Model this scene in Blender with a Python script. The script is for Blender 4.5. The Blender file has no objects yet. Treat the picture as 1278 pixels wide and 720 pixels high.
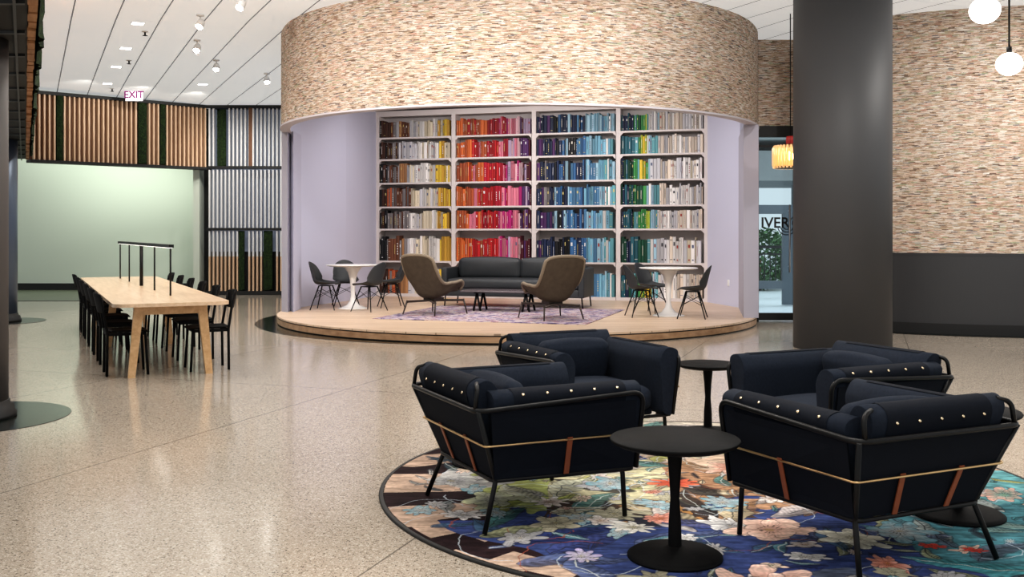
import bpy, math, random
import numpy as np
from mathutils import Vector, Matrix
random.seed(7)
C = bpy.context.scene.collection
F = 1250.0; HZ = 290.0; CX = 639.0; H = 1.45
R = math.radians
sin, cos, pi = math.sin, math.cos, math.pi
def lerp(a, b, t): return a + (b - a) * t

# ------------------------------------------------------------------ mesh builder
class MB:
    def __init__(s): s.v = []; s.f = []; s.m = []; s.s = []; s.uv = None; s.fc = None
    def add(s, vs, fs, mat=0, smooth=False, M=None):
        o = len(s.v)
        for p in vs:
            p = Vector(p)
            if M is not None: p = M @ p
            s.v.append(tuple(p))
        for f in fs:
            s.f.append(tuple(i + o for i in f)); s.m.append(mat); s.s.append(smooth)
        return s
    def box(s, x0, x1, y0, y1, z0, z1, mat=0, M=None):
        vs = [(x, y, z) for z in (z0, z1) for y in (y0, y1) for x in (x0, x1)]
        fs = [(0, 2, 3, 1), (4, 5, 7, 6), (0, 1, 5, 4), (2, 6, 7, 3), (0, 4, 6, 2), (1, 3, 7, 5)]
        return s.add(vs, fs, mat, False, M)
    def rbox(s, c, size, r, n=3, k=6, puff=0.0, mat=0, M=None):
        """rounded box: cube grid projected on a rounded hull; puff bulges the faces"""
        h = [a / 2 for a in size]; vs = []; fs = []; idx = {}
        def co(a, ax):
            rr = min(r, h[ax] * .999); inner = h[ax] - rr
            return a, rr, inner
        ts = []
        N = 2 * n + k
        def coord(i, ax):
            rr = min(r, h[ax] * .999); inner = h[ax] - rr
            if i <= n: return -h[ax] + rr * (1 - cos(0)) * 0 + rr * (i / n) if False else -inner - rr * math.tan((1 - i / n) * pi / 4)
            if i >= N - n: return inner + rr * math.tan((1 - (N - i) / n) * pi / 4)
            return lerp(-inner, inner, (i - n) / k)
        def vert(i, j, l):
            key = (i, j, l)
            if key in idx: return idx[key]
            q = [coord(i, 0), coord(j, 1), coord(l, 2)]
            rr = min(r, *[a * .999 for a in h])
            inn = [max(-(h[a] - rr), min(h[a] - rr, q[a])) for a in range(3)]
            q = [max(-(h[a]), min(h[a], q[a])) for a in range(3)]
            d = Vector([q[a] - inn[a] for a in range(3)])
            if d.length > 1e-9: d = d.normalized() * rr
            p = Vector(inn) + d
            if puff:
                e = [1 - (p[a] / h[a]) ** 2 for a in range(3)]
                mx = max(range(3), key=lambda a: abs(p[a]) / h[a])
                oth = [a for a in range(3) if a != mx]
                w = max(0, e[oth[0]]) * max(0, e[oth[1]])
                p[mx] += math.copysign(puff * w, p[mx])
            idx[key] = len(vs); vs.append(p + Vector(c)); return idx[key]
        for a in range(N):
            for b in range(N):
                fs.append((vert(a, b, 0), vert(a, b + 1, 0), vert(a + 1, b + 1, 0), vert(a + 1, b, 0)))
                fs.append((vert(a, b, N), vert(a + 1, b, N), vert(a + 1, b + 1, N), vert(a, b + 1, N)))
                fs.append((vert(a, 0, b), vert(a + 1, 0, b), vert(a + 1, 0, b + 1), vert(a, 0, b + 1)))
                fs.append((vert(a, N, b), vert(a, N, b + 1), vert(a + 1, N, b + 1), vert(a + 1, N, b)))
                fs.append((vert(0, a, b), vert(0, a, b + 1), vert(0, a + 1, b + 1), vert(0, a + 1, b)))
                fs.append((vert(N, a, b), vert(N, a + 1, b), vert(N, a + 1, b + 1), vert(N, a, b + 1)))
        return s.add(vs, fs, mat, True, M)
    def tube(s, pts, r, seg=8, closed=False, mat=0, M=None, r2=None):
        pts = [Vector(p) for p in pts]; n = len(pts); vs = []; fs = []
        up = None
        for i, p in enumerate(pts):
            if closed: t = pts[(i + 1) % n] - pts[i - 1]
            else: t = pts[min(i + 1, n - 1)] - pts[max(i - 1, 0)]
            t.normalize()
            if up is None:
                up = Vector((0, 0, 1)) if abs(t.z) < .9 else Vector((1, 0, 0))
            a = (up - t * up.dot(t)).normalized(); b = t.cross(a); up = a
            rr = r if r2 is None else lerp(r, r2, i / (n - 1))
            for k in range(seg):
                th = 2 * pi * k / seg
                vs.append(p + (a * cos(th) + b * sin(th)) * rr)
        m = n if closed else n - 1
        for i in range(m):
            j = (i + 1) % n
            for k in range(seg):
                l = (k + 1) % seg
                fs.append((i * seg + k, j * seg + k, j * seg + l, i * seg + l))
        s.add(vs, fs, mat, True, M)
        if not closed:
            o = len(s.v) - n * seg
            s.f.append(tuple(o + k for k in range(seg))); s.m.append(mat); s.s.append(False)
            s.f.append(tuple(o + (n - 1) * seg + k for k in reversed(range(seg)))); s.m.append(mat); s.s.append(False)
        return s
    def lathe(s, prof, seg=40, mat=0, c=(0, 0, 0), M=None, sx=1, sy=1, smooth=True):
        vs = []; fs = []
        for (r, z) in prof:
            for k in range(seg):
                th = 2 * pi * k / seg
                vs.append((c[0] + r * cos(th) * sx, c[1] + r * sin(th) * sy, c[2] + z))
        for i in range(len(prof) - 1):
            for k in range(seg):
                l = (k + 1) % seg
                fs.append((i * seg + k, i * seg + l, (i + 1) * seg + l, (i + 1) * seg + k))
        if prof[0][0] > 1e-5: fs.append(tuple(range(seg))[::-1])
        if prof[-1][0] > 1e-5: fs.append(tuple((len(prof) - 1) * seg + k for k in range(seg)))
        return s.add(vs, fs, mat, smooth, M)
    def prism(s, poly, z0, z1, mat=0, M=None):
        n = len(poly)
        vs = [(x, y, z0) for x, y in poly] + [(x, y, z1) for x, y in poly]
        fs = [tuple(range(n))[::-1], tuple(range(n, 2 * n))] + [(i, (i + 1) % n, n + (i + 1) % n, n + i) for i in range(n)]
        return s.add(vs, fs, mat, False, M)
    def grid(s, fn, nu, nv, mat=0, M=None, smooth=True, closed_u=False):
        vs = [fn(i / nu, j / nv) for j in range(nv + 1) for i in range(nu + (0 if closed_u else 1))]
        w = nu if closed_u else nu + 1
        fs = [(j * w + i, j * w + (i + 1) % w, (j + 1) * w + (i + 1) % w, (j + 1) * w + i) for j in range(nv) for i in range(nu)]
        return s.add(vs, fs, mat, smooth, M)
    def arcwall(s, cx, cy, rad, a0, a1, z0, z1, n=96, mat=0, inward=False):
        """vertical curved wall with UVs in metres"""
        s.uv = s.uv or {}
        for i in range(n):
            t0 = lerp(a0, a1, i / n); t1 = lerp(a0, a1, (i + 1) / n)
            p = [(cx + rad * cos(t), cy + rad * sin(t)) for t in (t0, t1)]
            q = [(p[0][0], p[0][1], z0), (p[1][0], p[1][1], z0), (p[1][0], p[1][1], z1), (p[0][0], p[0][1], z1)]
            uvs = [(t0 * rad, z0), (t1 * rad, z0), (t1 * rad, z1), (t0 * rad, z1)]
            if inward: q = q[::-1]; uvs = uvs[::-1]
            s.uv[len(s.f)] = uvs
            s.add(q, [(0, 1, 2, 3)], mat, True)
        return s
    def quaduv(s, p0, p1, z0, z1, mat=0, u0=0):
        s.uv = s.uv or {}
        L = math.hypot(p1[0] - p0[0], p1[1] - p0[1])
        s.uv[len(s.f)] = [(u0, z0), (u0 + L, z0), (u0 + L, z1), (u0, z1)]
        return s.add([(p0[0], p0[1], z0), (p1[0], p1[1], z0), (p1[0], p1[1], z1), (p0[0], p0[1], z1)], [(0, 1, 2, 3)], mat)
    def build(s, name, mats, parent=None, loc=(0, 0, 0), rz=0, weld=False):
        me = bpy.data.meshes.new(name)
        me.from_pydata(s.v, [], s.f)
        if not isinstance(mats, (list, tuple)): mats = [mats]
        for m in mats: me.materials.append(m)
        me.polygons.foreach_set('material_index', s.m)
        me.polygons.foreach_set('use_smooth', s.s)
        if s.uv is not None:
            ul = me.uv_layers.new(name='UVMap')
            for p in me.polygons:
                if p.index in s.uv:
                    for li, uv in zip(p.loop_indices, s.uv[p.index]): ul.data[li].uv = uv
        if s.fc is not None:
            ca = me.color_attributes.new('Col', 'FLOAT_COLOR', 'CORNER')
            for p in me.polygons:
                for li in p.loop_indices: ca.data[li].color = (*s.fc[p.index], 1)
        me.update()
        o = bpy.data.objects.new(name, me); C.objects.link(o)
        o.location = loc; o.rotation_euler = (0, 0, rz)
        if parent: o.parent = parent
        return o

def fillet(pts, r, n=5, closed=False):
    pts = [Vector(p) for p in pts]; out = []; N = len(pts)
    for i, p in enumerate(pts):
        if not closed and i in (0, N - 1): out.append(p); continue
        a = pts[i - 1]; b = pts[(i + 1) % N]
        da = (a - p); db = (b - p)
        rr = min(r, da.length * .49, db.length * .49)
        A = p + da.normalized() * rr; B = p + db.normalized() * rr
        for k in range(n + 1):
            t = k / n
            out.append(A * (1 - t) ** 2 + p * 2 * t * (1 - t) + B * t * t)
    return out

def tag(o, label=None, cat=None, group=None, kind=None):
    if label: o['label'] = label
    if cat: o['category'] = cat
    if group: o['group'] = group
    if kind: o['kind'] = kind
    return o
def thing(name, label, cat, loc, rz=0, group=None):
    o = bpy.data.objects.new(name, None); C.objects.link(o)
    o.empty_display_size = .1
    o.location = loc; o.rotation_euler = (0, 0, rz)
    return tag(o, label, cat, group)
def dup(root, loc, rz, label, group=None):
    r = root.copy(); C.objects.link(r); r.location = loc; r.rotation_euler = (0, 0, rz); r['label'] = label
    if group: r['group'] = group
    for ch in list(root.children):
        c = ch.copy(); C.objects.link(c); c.parent = r
        for g in ch.children:
            d = g.copy(); C.objects.link(d); d.parent = c
    return r
def solid(o, th, sub=0, off=0):
    m = o.modifiers.new('sol', 'SOLIDIFY'); m.thickness = th; m.offset = off
    if sub:
        m = o.modifiers.new('sub', 'SUBSURF'); m.levels = sub; m.render_levels = sub
    return o
def catmull(xs, ys, t):
    for i in range(len(xs) - 1):
        if t <= xs[i + 1] or i == len(xs) - 2: break
    p1, p2 = ys[i], ys[i + 1]
    p0 = ys[i - 1] if i > 0 else p1 - (p2 - p1)
    p3 = ys[i + 2] if i + 2 < len(ys) else p2 + (p2 - p1)
    u = (t - xs[i]) / (xs[i + 1] - xs[i])
    return .5 * (2 * p1 + (p2 - p0) * u + (2 * p0 - 5 * p1 + 4 * p2 - p3) * u * u + (3 * p1 - p0 - 3 * p2 + p3) * u ** 3)

# ------------------------------------------------------------------ materials
def newmat(name):
    m = bpy.data.materials.new(name); m.use_nodes = True
    nt = m.node_tree; b = nt.nodes['Principled BSDF']
    return m, nt, b
class NT:
    def __init__(s, nt): s.nt = nt
    def n(s, t, **kw):
        x = s.nt.nodes.new(t)
        for k, v in kw.items(): setattr(x, k, v)
        return x
    def l(s, a, b): s.nt.links.new(a, b)
    def math(s, op, a, b=None, c=None):
        x = s.n('ShaderNodeMath', operation=op)
        for i, q in enumerate((a, b, c)):
            if q is None: continue
            if isinstance(q, (int, float)): x.inputs[i].default_value = q
            else: s.l(q, x.inputs[i])
        return x.outputs[0]
    def mix(s, fac, a, b, mode='MIX'):
        x = s.n('ShaderNodeMix', data_type='RGBA', blend_type=mode)
        for i, q in ((0, fac), (6, a), (7, b)):
            if isinstance(q, (int, float)): x.inputs[i].default_value = q
            elif isinstance(q, tuple): x.inputs[i].default_value = (*q, 1)
            else: s.l(q, x.inputs[i])
        return x.outputs[2]
    def obj(s): return s.n('ShaderNodeTexCoord').outputs['Object']
    def noise(s, vec, scale, detail=3, rough=.5):
        x = s.n('ShaderNodeTexNoise'); x.inputs['Scale'].default_value = scale
        x.inputs['Detail'].default_value = detail; x.inputs['Roughness'].default_value = rough
        if vec is not None: s.l(vec, x.inputs['Vector'])
        return x.outputs
    def ramp(s, fac, stops, const=False):
        x = s.n('ShaderNodeValToRGB'); cr = x.color_ramp
        if const: cr.interpolation = 'CONSTANT'
        while len(cr.elements) < len(stops): cr.elements.new(.5)
        for e, (p, c) in zip(cr.elements, stops): e.position = p; e.color = (*c, 1)
        s.l(fac, x.inputs[0]); return x.outputs[0]
    def bump(s, h, strength, dist=.01):
        x = s.n('ShaderNodeBump'); x.inputs['Strength'].default_value = strength
        x.inputs['Distance'].default_value = dist
        s.l(h, x.inputs['Height']); return x.outputs[0]
    def dot(s, vec, v):
        x = s.n('ShaderNodeVectorMath', operation='DOT_PRODUCT'); s.l(vec, x.inputs[0]); x.inputs[1].default_value = v
        return x.outputs['Value']
    def line(s, u, spacing, width, off=0):
        """1 on thin lines"""
        a = s.math('DIVIDE', s.math('SUBTRACT', u, off), spacing)
        fr = s.math('FRACT', a)
        d = s.math('MINIMUM', fr, s.math('SUBTRACT', 1.0, fr))
        return s.math('LESS_THAN', d, width / spacing / 2)

def plain(name, col, rough=.5, metal=0, noise=0, nscale=20, bump=0, bscale=200, spec=None, emit=None, es=0, stretch=None):
    m, nt, b = newmat(name); T = NT(nt)
    b.inputs['Base Color'].default_value = (*col, 1)
    b.inputs['Roughness'].default_value = rough; b.inputs['Metallic'].default_value = metal
    if spec is not None: b.inputs['Specular IOR Level'].default_value = spec
    vec = None
    if noise or bump:
        vec = T.obj()
        if stretch:
            mp = T.n('ShaderNodeMapping'); mp.inputs['Scale'].default_value = stretch; T.l(vec, mp.inputs[0]); vec = mp.outputs[0]
    if noise:
        nz = T.noise(vec, nscale, 4)[0]
        c = T.mix(nz, tuple(max(0, x * (1 - noise)) for x in col), tuple(min(1, x * (1 + noise)) for x in col))
        T.l(c, b.inputs['Base Color'])
    if bump:
        nz = T.noise(vec, bscale, 2)[0]; T.l(T.bump(nz, bump, .004), b.inputs['Normal'])
    if emit: b.inputs['Emission Color'].default_value = (*emit, 1); b.inputs['Emission Strength'].default_value = es
    return m

def mat_wood(name, c0, c1, rough=.4, axis='Y', scale=1.0, plank=None):
    m, nt, b = newmat(name); T = NT(nt); o = T.obj()
    mp = T.n('ShaderNodeMapping')
    sc = {'X': (1.2, 14, 14), 'Y': (14, 1.2, 14), 'Z': (14, 14, 1.2)}[axis]
    mp.inputs['Scale'].default_value = tuple(q * scale for q in sc); T.l(o, mp.inputs[0])
    n1 = T.noise(mp.outputs[0], 1.5, 6, .6)[0]
    c = T.ramp(n1, [(.3, c0), (.7, c1)])
    if plank:
        ln, w, L = plank
        sp = T.n('ShaderNodeSeparateXYZ'); T.l(o, sp.inputs[0])
        row = T.math('FLOOR', T.math('DIVIDE', sp.outputs[1], w))
        wn = T.n('ShaderNodeTexWhiteNoise', noise_dimensions='2D'); cb = T.n('ShaderNodeCombineXYZ')
        T.l(row, cb.inputs[0]); T.l(T.math('FLOOR', T.math('DIVIDE', T.math('ADD', sp.outputs[0], T.math('MULTIPLY', row, .7)), L)), cb.inputs[1]); T.l(cb.outputs[0], wn.inputs['Vector'])
        c = T.mix(T.math('MULTIPLY', wn.outputs[0], .35), c, tuple(x * .72 for x in c0))
        c = T.mix(T.line(sp.outputs[1], w, .006), c, tuple(x * .5 for x in c0))
    T.l(c, b.inputs['Base Color']); b.inputs['Roughness'].default_value = rough
    return m

M = {}
CEIL_GLOW = .50  # glow given to the ceiling panels as fill; they are no lamp
M['fabric'] = plain('navy_fabric', (.0155, .0215, .035), .92, noise=.35, nscale=60, bump=.5, bscale=500, spec=.25)
M['fabric_dark'] = plain('navy_panel', (.006, .0085, .015), .85, noise=.2, nscale=40, bump=.4, bscale=600, spec=.2)
M['blackmetal'] = plain('black_metal', (.006, .006, .0065), .42, spec=.3)
M['brass'] = plain('brass', (.72, .50, .26), .3, 1)
M['snap'] = plain('brass_snap', (.85, .70, .48), .25, 1)
M['leather'] = plain('tan_leather', (.26, .075, .03), .5, noise=.2)
M['blackwood'] = plain('black_stained_wood', (.007, .007, .0075), .6, spec=.12, noise=.4, nscale=30, bump=.3, bscale=60, stretch=(1, 8, 8))
M['oak'] = mat_wood('oak', (.50, .30, .14), (.68, .45, .25), .38)
M['oaktop'] = mat_wood('oak_top', (.56, .39, .25), (.72, .54, .38), .3)
M['lav'] = plain('lavender_paint', (.56, .56, .68), .75)
M['shell'] = plain('charcoal_shell', (.035, .038, .040), .55)
M['white'] = plain('white_lacquer', (.80, .78, .76), .25)
M['sofa'] = plain('charcoal_leather', (.024, .027, .030), .5, noise=.2, nscale=8)
M['brownfab'] = plain('brown_fabric', (.075, .058, .042), .9, noise=.3, nscale=14, bump=.3, bscale=300, spec=.2)
M['shelfpaint'] = plain('shelf_paint', (.66, .60, .58), .5, noise=.06, nscale=4)
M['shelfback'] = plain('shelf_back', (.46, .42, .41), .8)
M['colgrey'] = plain('column_grey', (.060, .060, .064), .55, noise=.04, nscale=2)
M['colsteel'] = plain('column_steel', (.11, .14, .19), .35, .4)
M['blackfloor'] = plain('black_granite', (.008, .011, .009), .14, noise=.5, nscale=150)
M['green'] = plain('sage_wall', (.58, .63, .55), .8)
M['black'] = plain('matt_black', (.008, .008, .008), .6)
M['soffit'] = plain('dark_soffit', (.03, .026, .024), .8)
M['carpet'] = plain('olive_tile', (.12, .135, .09), .35, noise=.3, nscale=60)
M['wainscot'] = plain('wainscot_grey', (.035, .035, .037), .45)
M['rim'] = plain('pale_rim', (.55, .52, .56), .6)
M['glass_globe'] = plain('opal_glass', (.9, .9, .88), .3, emit=(1, .96, .9), es=5)
M['lampwhite'] = plain('lamp_white', (.75, .75, .74), .4)
M['lens'] = plain('lamp_lens', (1, 1, 1), .4, emit=(1, .97, .92), es=25)
M['downlens'] = plain('downlight_lens', (1, 1, 1), .4, emit=(1, .97, .92), es=7)
M['exitw'] = plain('exit_white', (.9, .88, .9), .5, emit=(1, .96, 1), es=.4)
M['exitp'] = plain('exit_purple', (.22, .006, .15), .5)
M['concrete'] = plain('concrete', (.42, .44, .45), .8, noise=.15, nscale=3)
M['slatwood'] = mat_wood('slat_wood', (.55, .36, .22), (.72, .52, .36), .5, 'Z')
M['slatpale'] = plain('slat_pale', (.66, .66, .66), .5)  # pale grey stands for light reflected off the slats' upper part
M['greyback'] = plain('frosted_back', (.22, .25, .30), .4, emit=(.5, .6, .75), es=.10)
M['bluback'] = plain('blue_back', (.15, .17, .22), .3, emit=(.55, .62, .8), es=.10)
M['brownback'] = plain('brown_back', (.15, .07, .038), .8)
M['red'] = plain('red_glass', (.35, .02, .02), .3, emit=(.6, .05, .03), es=.15)
M['pave'] = plain('outdoor_paving', (.62, .66, .68), .5, noise=.1)
M['coverblack'] = plain('ink_black', (.01, .01, .012), .5)

# moss
def mat_moss():
    m, nt, b = newmat('moss'); T = NT(nt); o = T.obj()
    nz = T.noise(o, 22, 5, .7)[0]
    T.l(T.ramp(nz, [(.35, (.003, .008, .002)), (.55, (.014, .034, .006)), (.75, (.05, .09, .018))]), b.inputs['Base Color'])
    b.inputs['Roughness'].default_value = 1
    T.l(T.bump(T.noise(o, 60, 3)[0], 1, .03), b.inputs['Normal']); return m
M['moss'] = mat_moss()
def mat_leaf():
    m, nt, b = newmat('bush_leaf'); T = NT(nt); o = T.obj()
    T.l(T.ramp(T.noise(o, 9, 5, .7)[0], [(.35, (.02, .06, .02)), (.6, (.10, .22, .08)), (.8, (.3, .45, .25))]), b.inputs['Base Color']); return m
M['leaf'] = mat_leaf()
# terrazzo floor
def mat_terrazzo():
    m, nt, b = newmat('terrazzo'); T = NT(nt); o = T.obj()
    base = T.ramp(T.noise(o, .35, 3)[0], [(.3, (.42, .36, .295)), (.7, (.50, .435, .36))])
    def chips(scale, stops):
        v = T.n('ShaderNodeTexVoronoi'); v.inputs['Scale'].default_value = scale; T.l(o, v.inputs['Vector'])
        sp = T.n('ShaderNodeSeparateColor'); T.l(v.outputs['Color'], sp.inputs[0])
        return sp.outputs[0], sp.outputs[1], v.outputs['Distance']
    r1, g1, d1 = chips(105, None)
    dark = T.math('MULTIPLY', T.math('GREATER_THAN', r1, .83), T.math('LESS_THAN', d1, .5))
    light = T.math('MULTIPLY', T.math('LESS_THAN', r1, .30), T.math('LESS_THAN', d1, .55))
    tone = T.mix(g1, (.07, .058, .045), (.26, .20, .15))
    c = T.mix(T.math('MULTIPLY', dark, .88), base, tone)
    c = T.mix(T.math('MULTIPLY', light, .55), c, (.74, .68, .60))
    r2, g2, d2 = chips(230, None)
    c = T.mix(T.math('MULTIPLY', T.math('GREATER_THAN', r2, .84), .55), c, (.16, .125, .09))
    # divider strips
    a = R(70.5)
    u = T.dot(o, (sin(a), -cos(a), 0)); w = T.dot(o, (cos(a), sin(a), 0))
    ln = T.math('MAXIMUM', T.line(u, 2.515, .010, .495), T.line(w, 6.0, .010, 2.2))
    c = T.mix(T.math('MULTIPLY', ln, .75), c, (.10, .085, .07))
    T.l(c, b.inputs['Base Color']); b.inputs['Roughness'].default_value = .12
    b.inputs['Specular IOR Level'].default_value = .55
    return m
M['terrazzo'] = mat_terrazzo()
def mat_strips():
    m, nt, b = newmat('stacked_strip_tile'); T = NT(nt)
    uv = T.n('ShaderNodeUVMap').outputs[0]
    sp = T.n('ShaderNodeSeparateXYZ'); T.l(uv, sp.inputs[0]); u, v = sp.outputs[0], sp.outputs[1]
    wob = T.noise(uv, 5.0, 2)[0]
    v = T.math('ADD', v, T.math('MULTIPLY', wob, .035))
    hh = .0125
    vr = T.math('DIVIDE', v, hh); row = T.math('FLOOR', vr); fr = T.math('FRACT', vr)
    w1 = T.n('ShaderNodeTexWhiteNoise', noise_dimensions='1D'); T.l(row, w1.inputs['W'])
    ul = T.math('ADD', T.math('DIVIDE', u, .085), T.math('MULTIPLY', w1.outputs[0], 17))
    col = T.math('FLOOR', ul)
    cb = T.n('ShaderNodeCombineXYZ'); T.l(row, cb.inputs[0]); T.l(col, cb.inputs[1])
    w2 = T.n('ShaderNodeTexWhiteNoise', noise_dimensions='2D'); T.l(cb.outputs[0], w2.inputs['Vector'])
    c = T.ramp(w2.outputs[0], [(0, (.50, .37, .25)), (.16, (.64, .53, .43)), (.30, (.60, .42, .33)), (.42, (.70, .62, .54)), (.56, (.40, .28, .19)),
                               (.66, (.64, .49, .36)), (.76, (.42, .40, .34)), (.82, (.14, .08, .05)), (.87, (.55, .30, .22)), (.91, (.38, .42, .26)), (.94, (.78, .74, .68)), (.975, (.16, .15, .17))], True)
    big = T.noise(uv, 1.2, 3)[0]
    c = T.mix(T.math('MULTIPLY', T.math('SUBTRACT', big, .35), .5), c, (.62, .51, .42))
    fine = T.n('ShaderNodeTexNoise'); mpp = T.n('ShaderNodeMapping'); mpp.inputs['Scale'].default_value = (8, 78, 1); T.l(uv, mpp.inputs[0]); T.l(mpp.outputs[0], fine.inputs['Vector']); fine.inputs['Scale'].default_value = 1.0; fine.inputs['Detail'].default_value = 5; fine.inputs['Roughness'].default_value = .75
    c = T.mix(T.math('MULTIPLY', T.math('GREATER_THAN', fine.outputs[0], .555), .78), c, (.13, .08, .055))
    c = T.mix(T.math('MULTIPLY', T.math('LESS_THAN', fine.outputs[0], .43), .5), c, (.84, .77, .69))
    gap = T.math('LESS_THAN', fr, .2)
    c = T.mix(T.math('MULTIPLY', gap, .65), c, (.10, .065, .045))
    T.l(c, b.inputs['Base Color']); b.inputs['Roughness'].default_value = .8
    hgt = T.math('SUBTRACT', w2.outputs[0], gap)
    T.l(T.bump(hgt, .6, .012), b.inputs['Normal'])
    return m
M['strips'] = mat_strips()
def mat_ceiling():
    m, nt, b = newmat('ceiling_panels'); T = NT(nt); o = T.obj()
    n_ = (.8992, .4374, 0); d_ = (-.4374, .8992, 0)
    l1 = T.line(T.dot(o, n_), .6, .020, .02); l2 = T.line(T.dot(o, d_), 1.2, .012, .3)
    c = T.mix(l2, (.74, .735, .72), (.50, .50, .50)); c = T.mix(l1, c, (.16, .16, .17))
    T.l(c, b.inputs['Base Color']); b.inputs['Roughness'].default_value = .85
    T.l(T.mix(1.0, c, (.93, .97, 1.0), 'MULTIPLY'), b.inputs['Emission Color']); b.inputs['Emission Strength'].default_value = CEIL_GLOW; return m
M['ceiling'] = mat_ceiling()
M['stage'] = mat_wood('stage_planks', (.60, .43, .30), (.74, .58, .44), .4, 'X', .8, plank=(1, .14, 1.8))
M['riser'] = mat_wood('stage_riser', (.30, .17, .09), (.50, .32, .19), .4, 'X', .5)
M['plankwood'] = mat_wood('baffle_planks', (.30, .13, .05), (.52, .27, .12), .6, 'Y', 1)
def mat_vcol(name, rough=.9, bump=True):
    m, nt, b = newmat(name); T = NT(nt)
    a = T.n('ShaderNodeVertexColor'); a.layer_name = 'Col'
    T.l(a.outputs[0], b.inputs['Base Color']); b.inputs['Roughness'].default_value = rough
    b.inputs['Specular IOR Level'].default_value = .15 if bump else .35
    if bump: T.l(T.bump(T.noise(T.obj(), 260, 2)[0], .3, .003), b.inputs['Normal'])
    return m
M['book'] = mat_vcol('book_cloth', .55, False)
M['rugpaint'] = mat_vcol('rug_pile')
def mat_stagerug():
    m, nt, b = newmat('faded_rug'); T = NT(nt); o = T.obj()
    n1 = T.noise(o, 3.2, 6, .7)[0]; n2 = T.noise(o, 9, 4, .7)[0]
    c = T.ramp(n1, [(.36, (.045, .035, .09)), (.45, (.32, .24, .34)), (.5, (.50, .45, .43)), (.56, (.34, .19, .20)), (.62, (.17, .12, .22)), (.7, (.62, .56, .55))])
    c = T.mix(T.math('GREATER_THAN', n2, .58), c, (.07, .06, .12))
    T.l(c, b.inputs['Base Color']); b.inputs['Roughness'].default_value = .95; return m
M['stagerug'] = mat_stagerug()
def mat_glass():
    m, nt, b = newmat('clear_glass'); T = NT(nt)
    out = nt.nodes['Material Output']
    tr = T.n('ShaderNodeBsdfTransparent'); tr.inputs[0].default_value = (.86, .93, .95, 1)
    gl = T.n('ShaderNodeBsdfGlossy'); gl.inputs['Roughness'].default_value = .02
    lw = T.n('ShaderNodeLayerWeight'); lw.inputs[0].default_value = .25
    mx = T.n('ShaderNodeMixShader'); T.l(lw.outputs['Fresnel'], mx.inputs[0]); T.l(tr.outputs[0], mx.inputs[1]); T.l(gl.outputs[0], mx.inputs[2])
    T.l(mx.outputs[0], out.inputs[0]); return m
M['glass'] = mat_glass()
def mat_amber():
    m, nt, b = newmat('amber_ribbed_glass'); T = NT(nt)
    b.inputs['Base Color'].default_value = (.75, .38, .12, 1); b.inputs['Roughness'].default_value = .15
    b.inputs['Transmission Weight'].default_value = .6
    b.inputs['Emission Color'].default_value = (1, .55, .2, 1); b.inputs['Emission Strength'].default_value = .55
    return m
M['amber'] = mat_amber()

# ================================================================== ROOM SHELL
def st(o, label=None): o['kind'] = 'structure'; return o
D = Vector((-.4374, .8992, 0)); NN = Vector((.8992, .4374, 0)); GA = math.atan2(D.y, D.x)
# floor
m = MB(); m.box(-22, 16, -6, 16.45, -.1, 0); m.box(-22, 3.8, 16.45, 26, -.1, 0); st(m.build('floor', M['terrazzo']))
# ceiling : flat to y=15, then falls gently
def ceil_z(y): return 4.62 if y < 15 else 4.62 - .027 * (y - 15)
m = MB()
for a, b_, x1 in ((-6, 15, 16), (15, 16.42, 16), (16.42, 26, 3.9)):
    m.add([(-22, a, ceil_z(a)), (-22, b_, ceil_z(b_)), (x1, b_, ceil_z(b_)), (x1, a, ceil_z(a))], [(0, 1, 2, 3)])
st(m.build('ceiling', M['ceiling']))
# left sage wall and its return
m = MB(); m.box(-20, -7.3, 25.2, 25.4, 0, 4.5); m.box(-7.45, -7.3, 23.4, 25.2, 0, 4.5)
st(m.build('wall_left', M['green']))
m = MB(); m.box(-20, -7.46, 25.14, 25.2, 0, .17); st(m.build('baseboard_left', M['black']))
# olive tiled strip of floor in front of the sage wall
m = MB()
m.add([(-20, 20.9, .004), (-7.46, 21.3, .004), (-7.46, 25.14, .004), (-20, 25.14, .004)], [(0, 1, 2, 3)])
m.add([(-20, 20.8, .006), (-7.4, 21.2, .006), (-7.4, 21.3, .006), (-20, 20.9, .006)], [(0, 1, 2, 3)], 1)
st(m.build('trim_1', [M['carpet'], M['black']]))
# wall behind the slat screen
m = MB(); m.box(-7.3, -2.9, 23.75, 23.9, 0, 4.42); st(m.build('wall_back', M['black']))

# ---- slatted bulkhead over the sage wall
P0 = Vector((-9.95, 20.7, 0)); P1 = Vector((-7.07, 23.2, 0))
L = (P1 - P0).length; ang = math.atan2(P1.y - P0.y, P1.x - P0.x)
zt = lambda t: ceil_z(lerp(P0.y, P1.y, t / L))
bk = thing('slat_bulkhead', 'hanging bulkhead of upright wooden slats and moss strips above the sage wall', 'slatted panel', P0, ang)
m = MB(); m.box(0, L, .06, .22, 2.93, 4.385); m.build('backing_board', M['brownback'], bk)
def moss_panel(x0, x1, z0, z1, parent, y=-.05):
    mm = MB()
    nx = max(3, int((x1 - x0) / .05)); nz = int((z1 - z0) / .05)
    rnd = random.Random(int(x0 * 1000))
    hs = [[rnd.random() for _ in range(nx + 1)] for _ in range(nz + 1)]
    def fn(u, v):
        i = int(round(u * nx)); j = int(round(v * nz)); e = 0 if i in (0, nx) or j in (0, nz) else 1
        return (lerp(x0, x1, u) + (hs[j][i] - .5) * .02, y - .045 * hs[j][i] * e, lerp(z0, z1, v))
    mm.grid(fn, nx, nz)
    mm.box(x0, x1, y, y + .06, z0, z1)
    return mm.build('moss_panel', M['moss'], parent)
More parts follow.
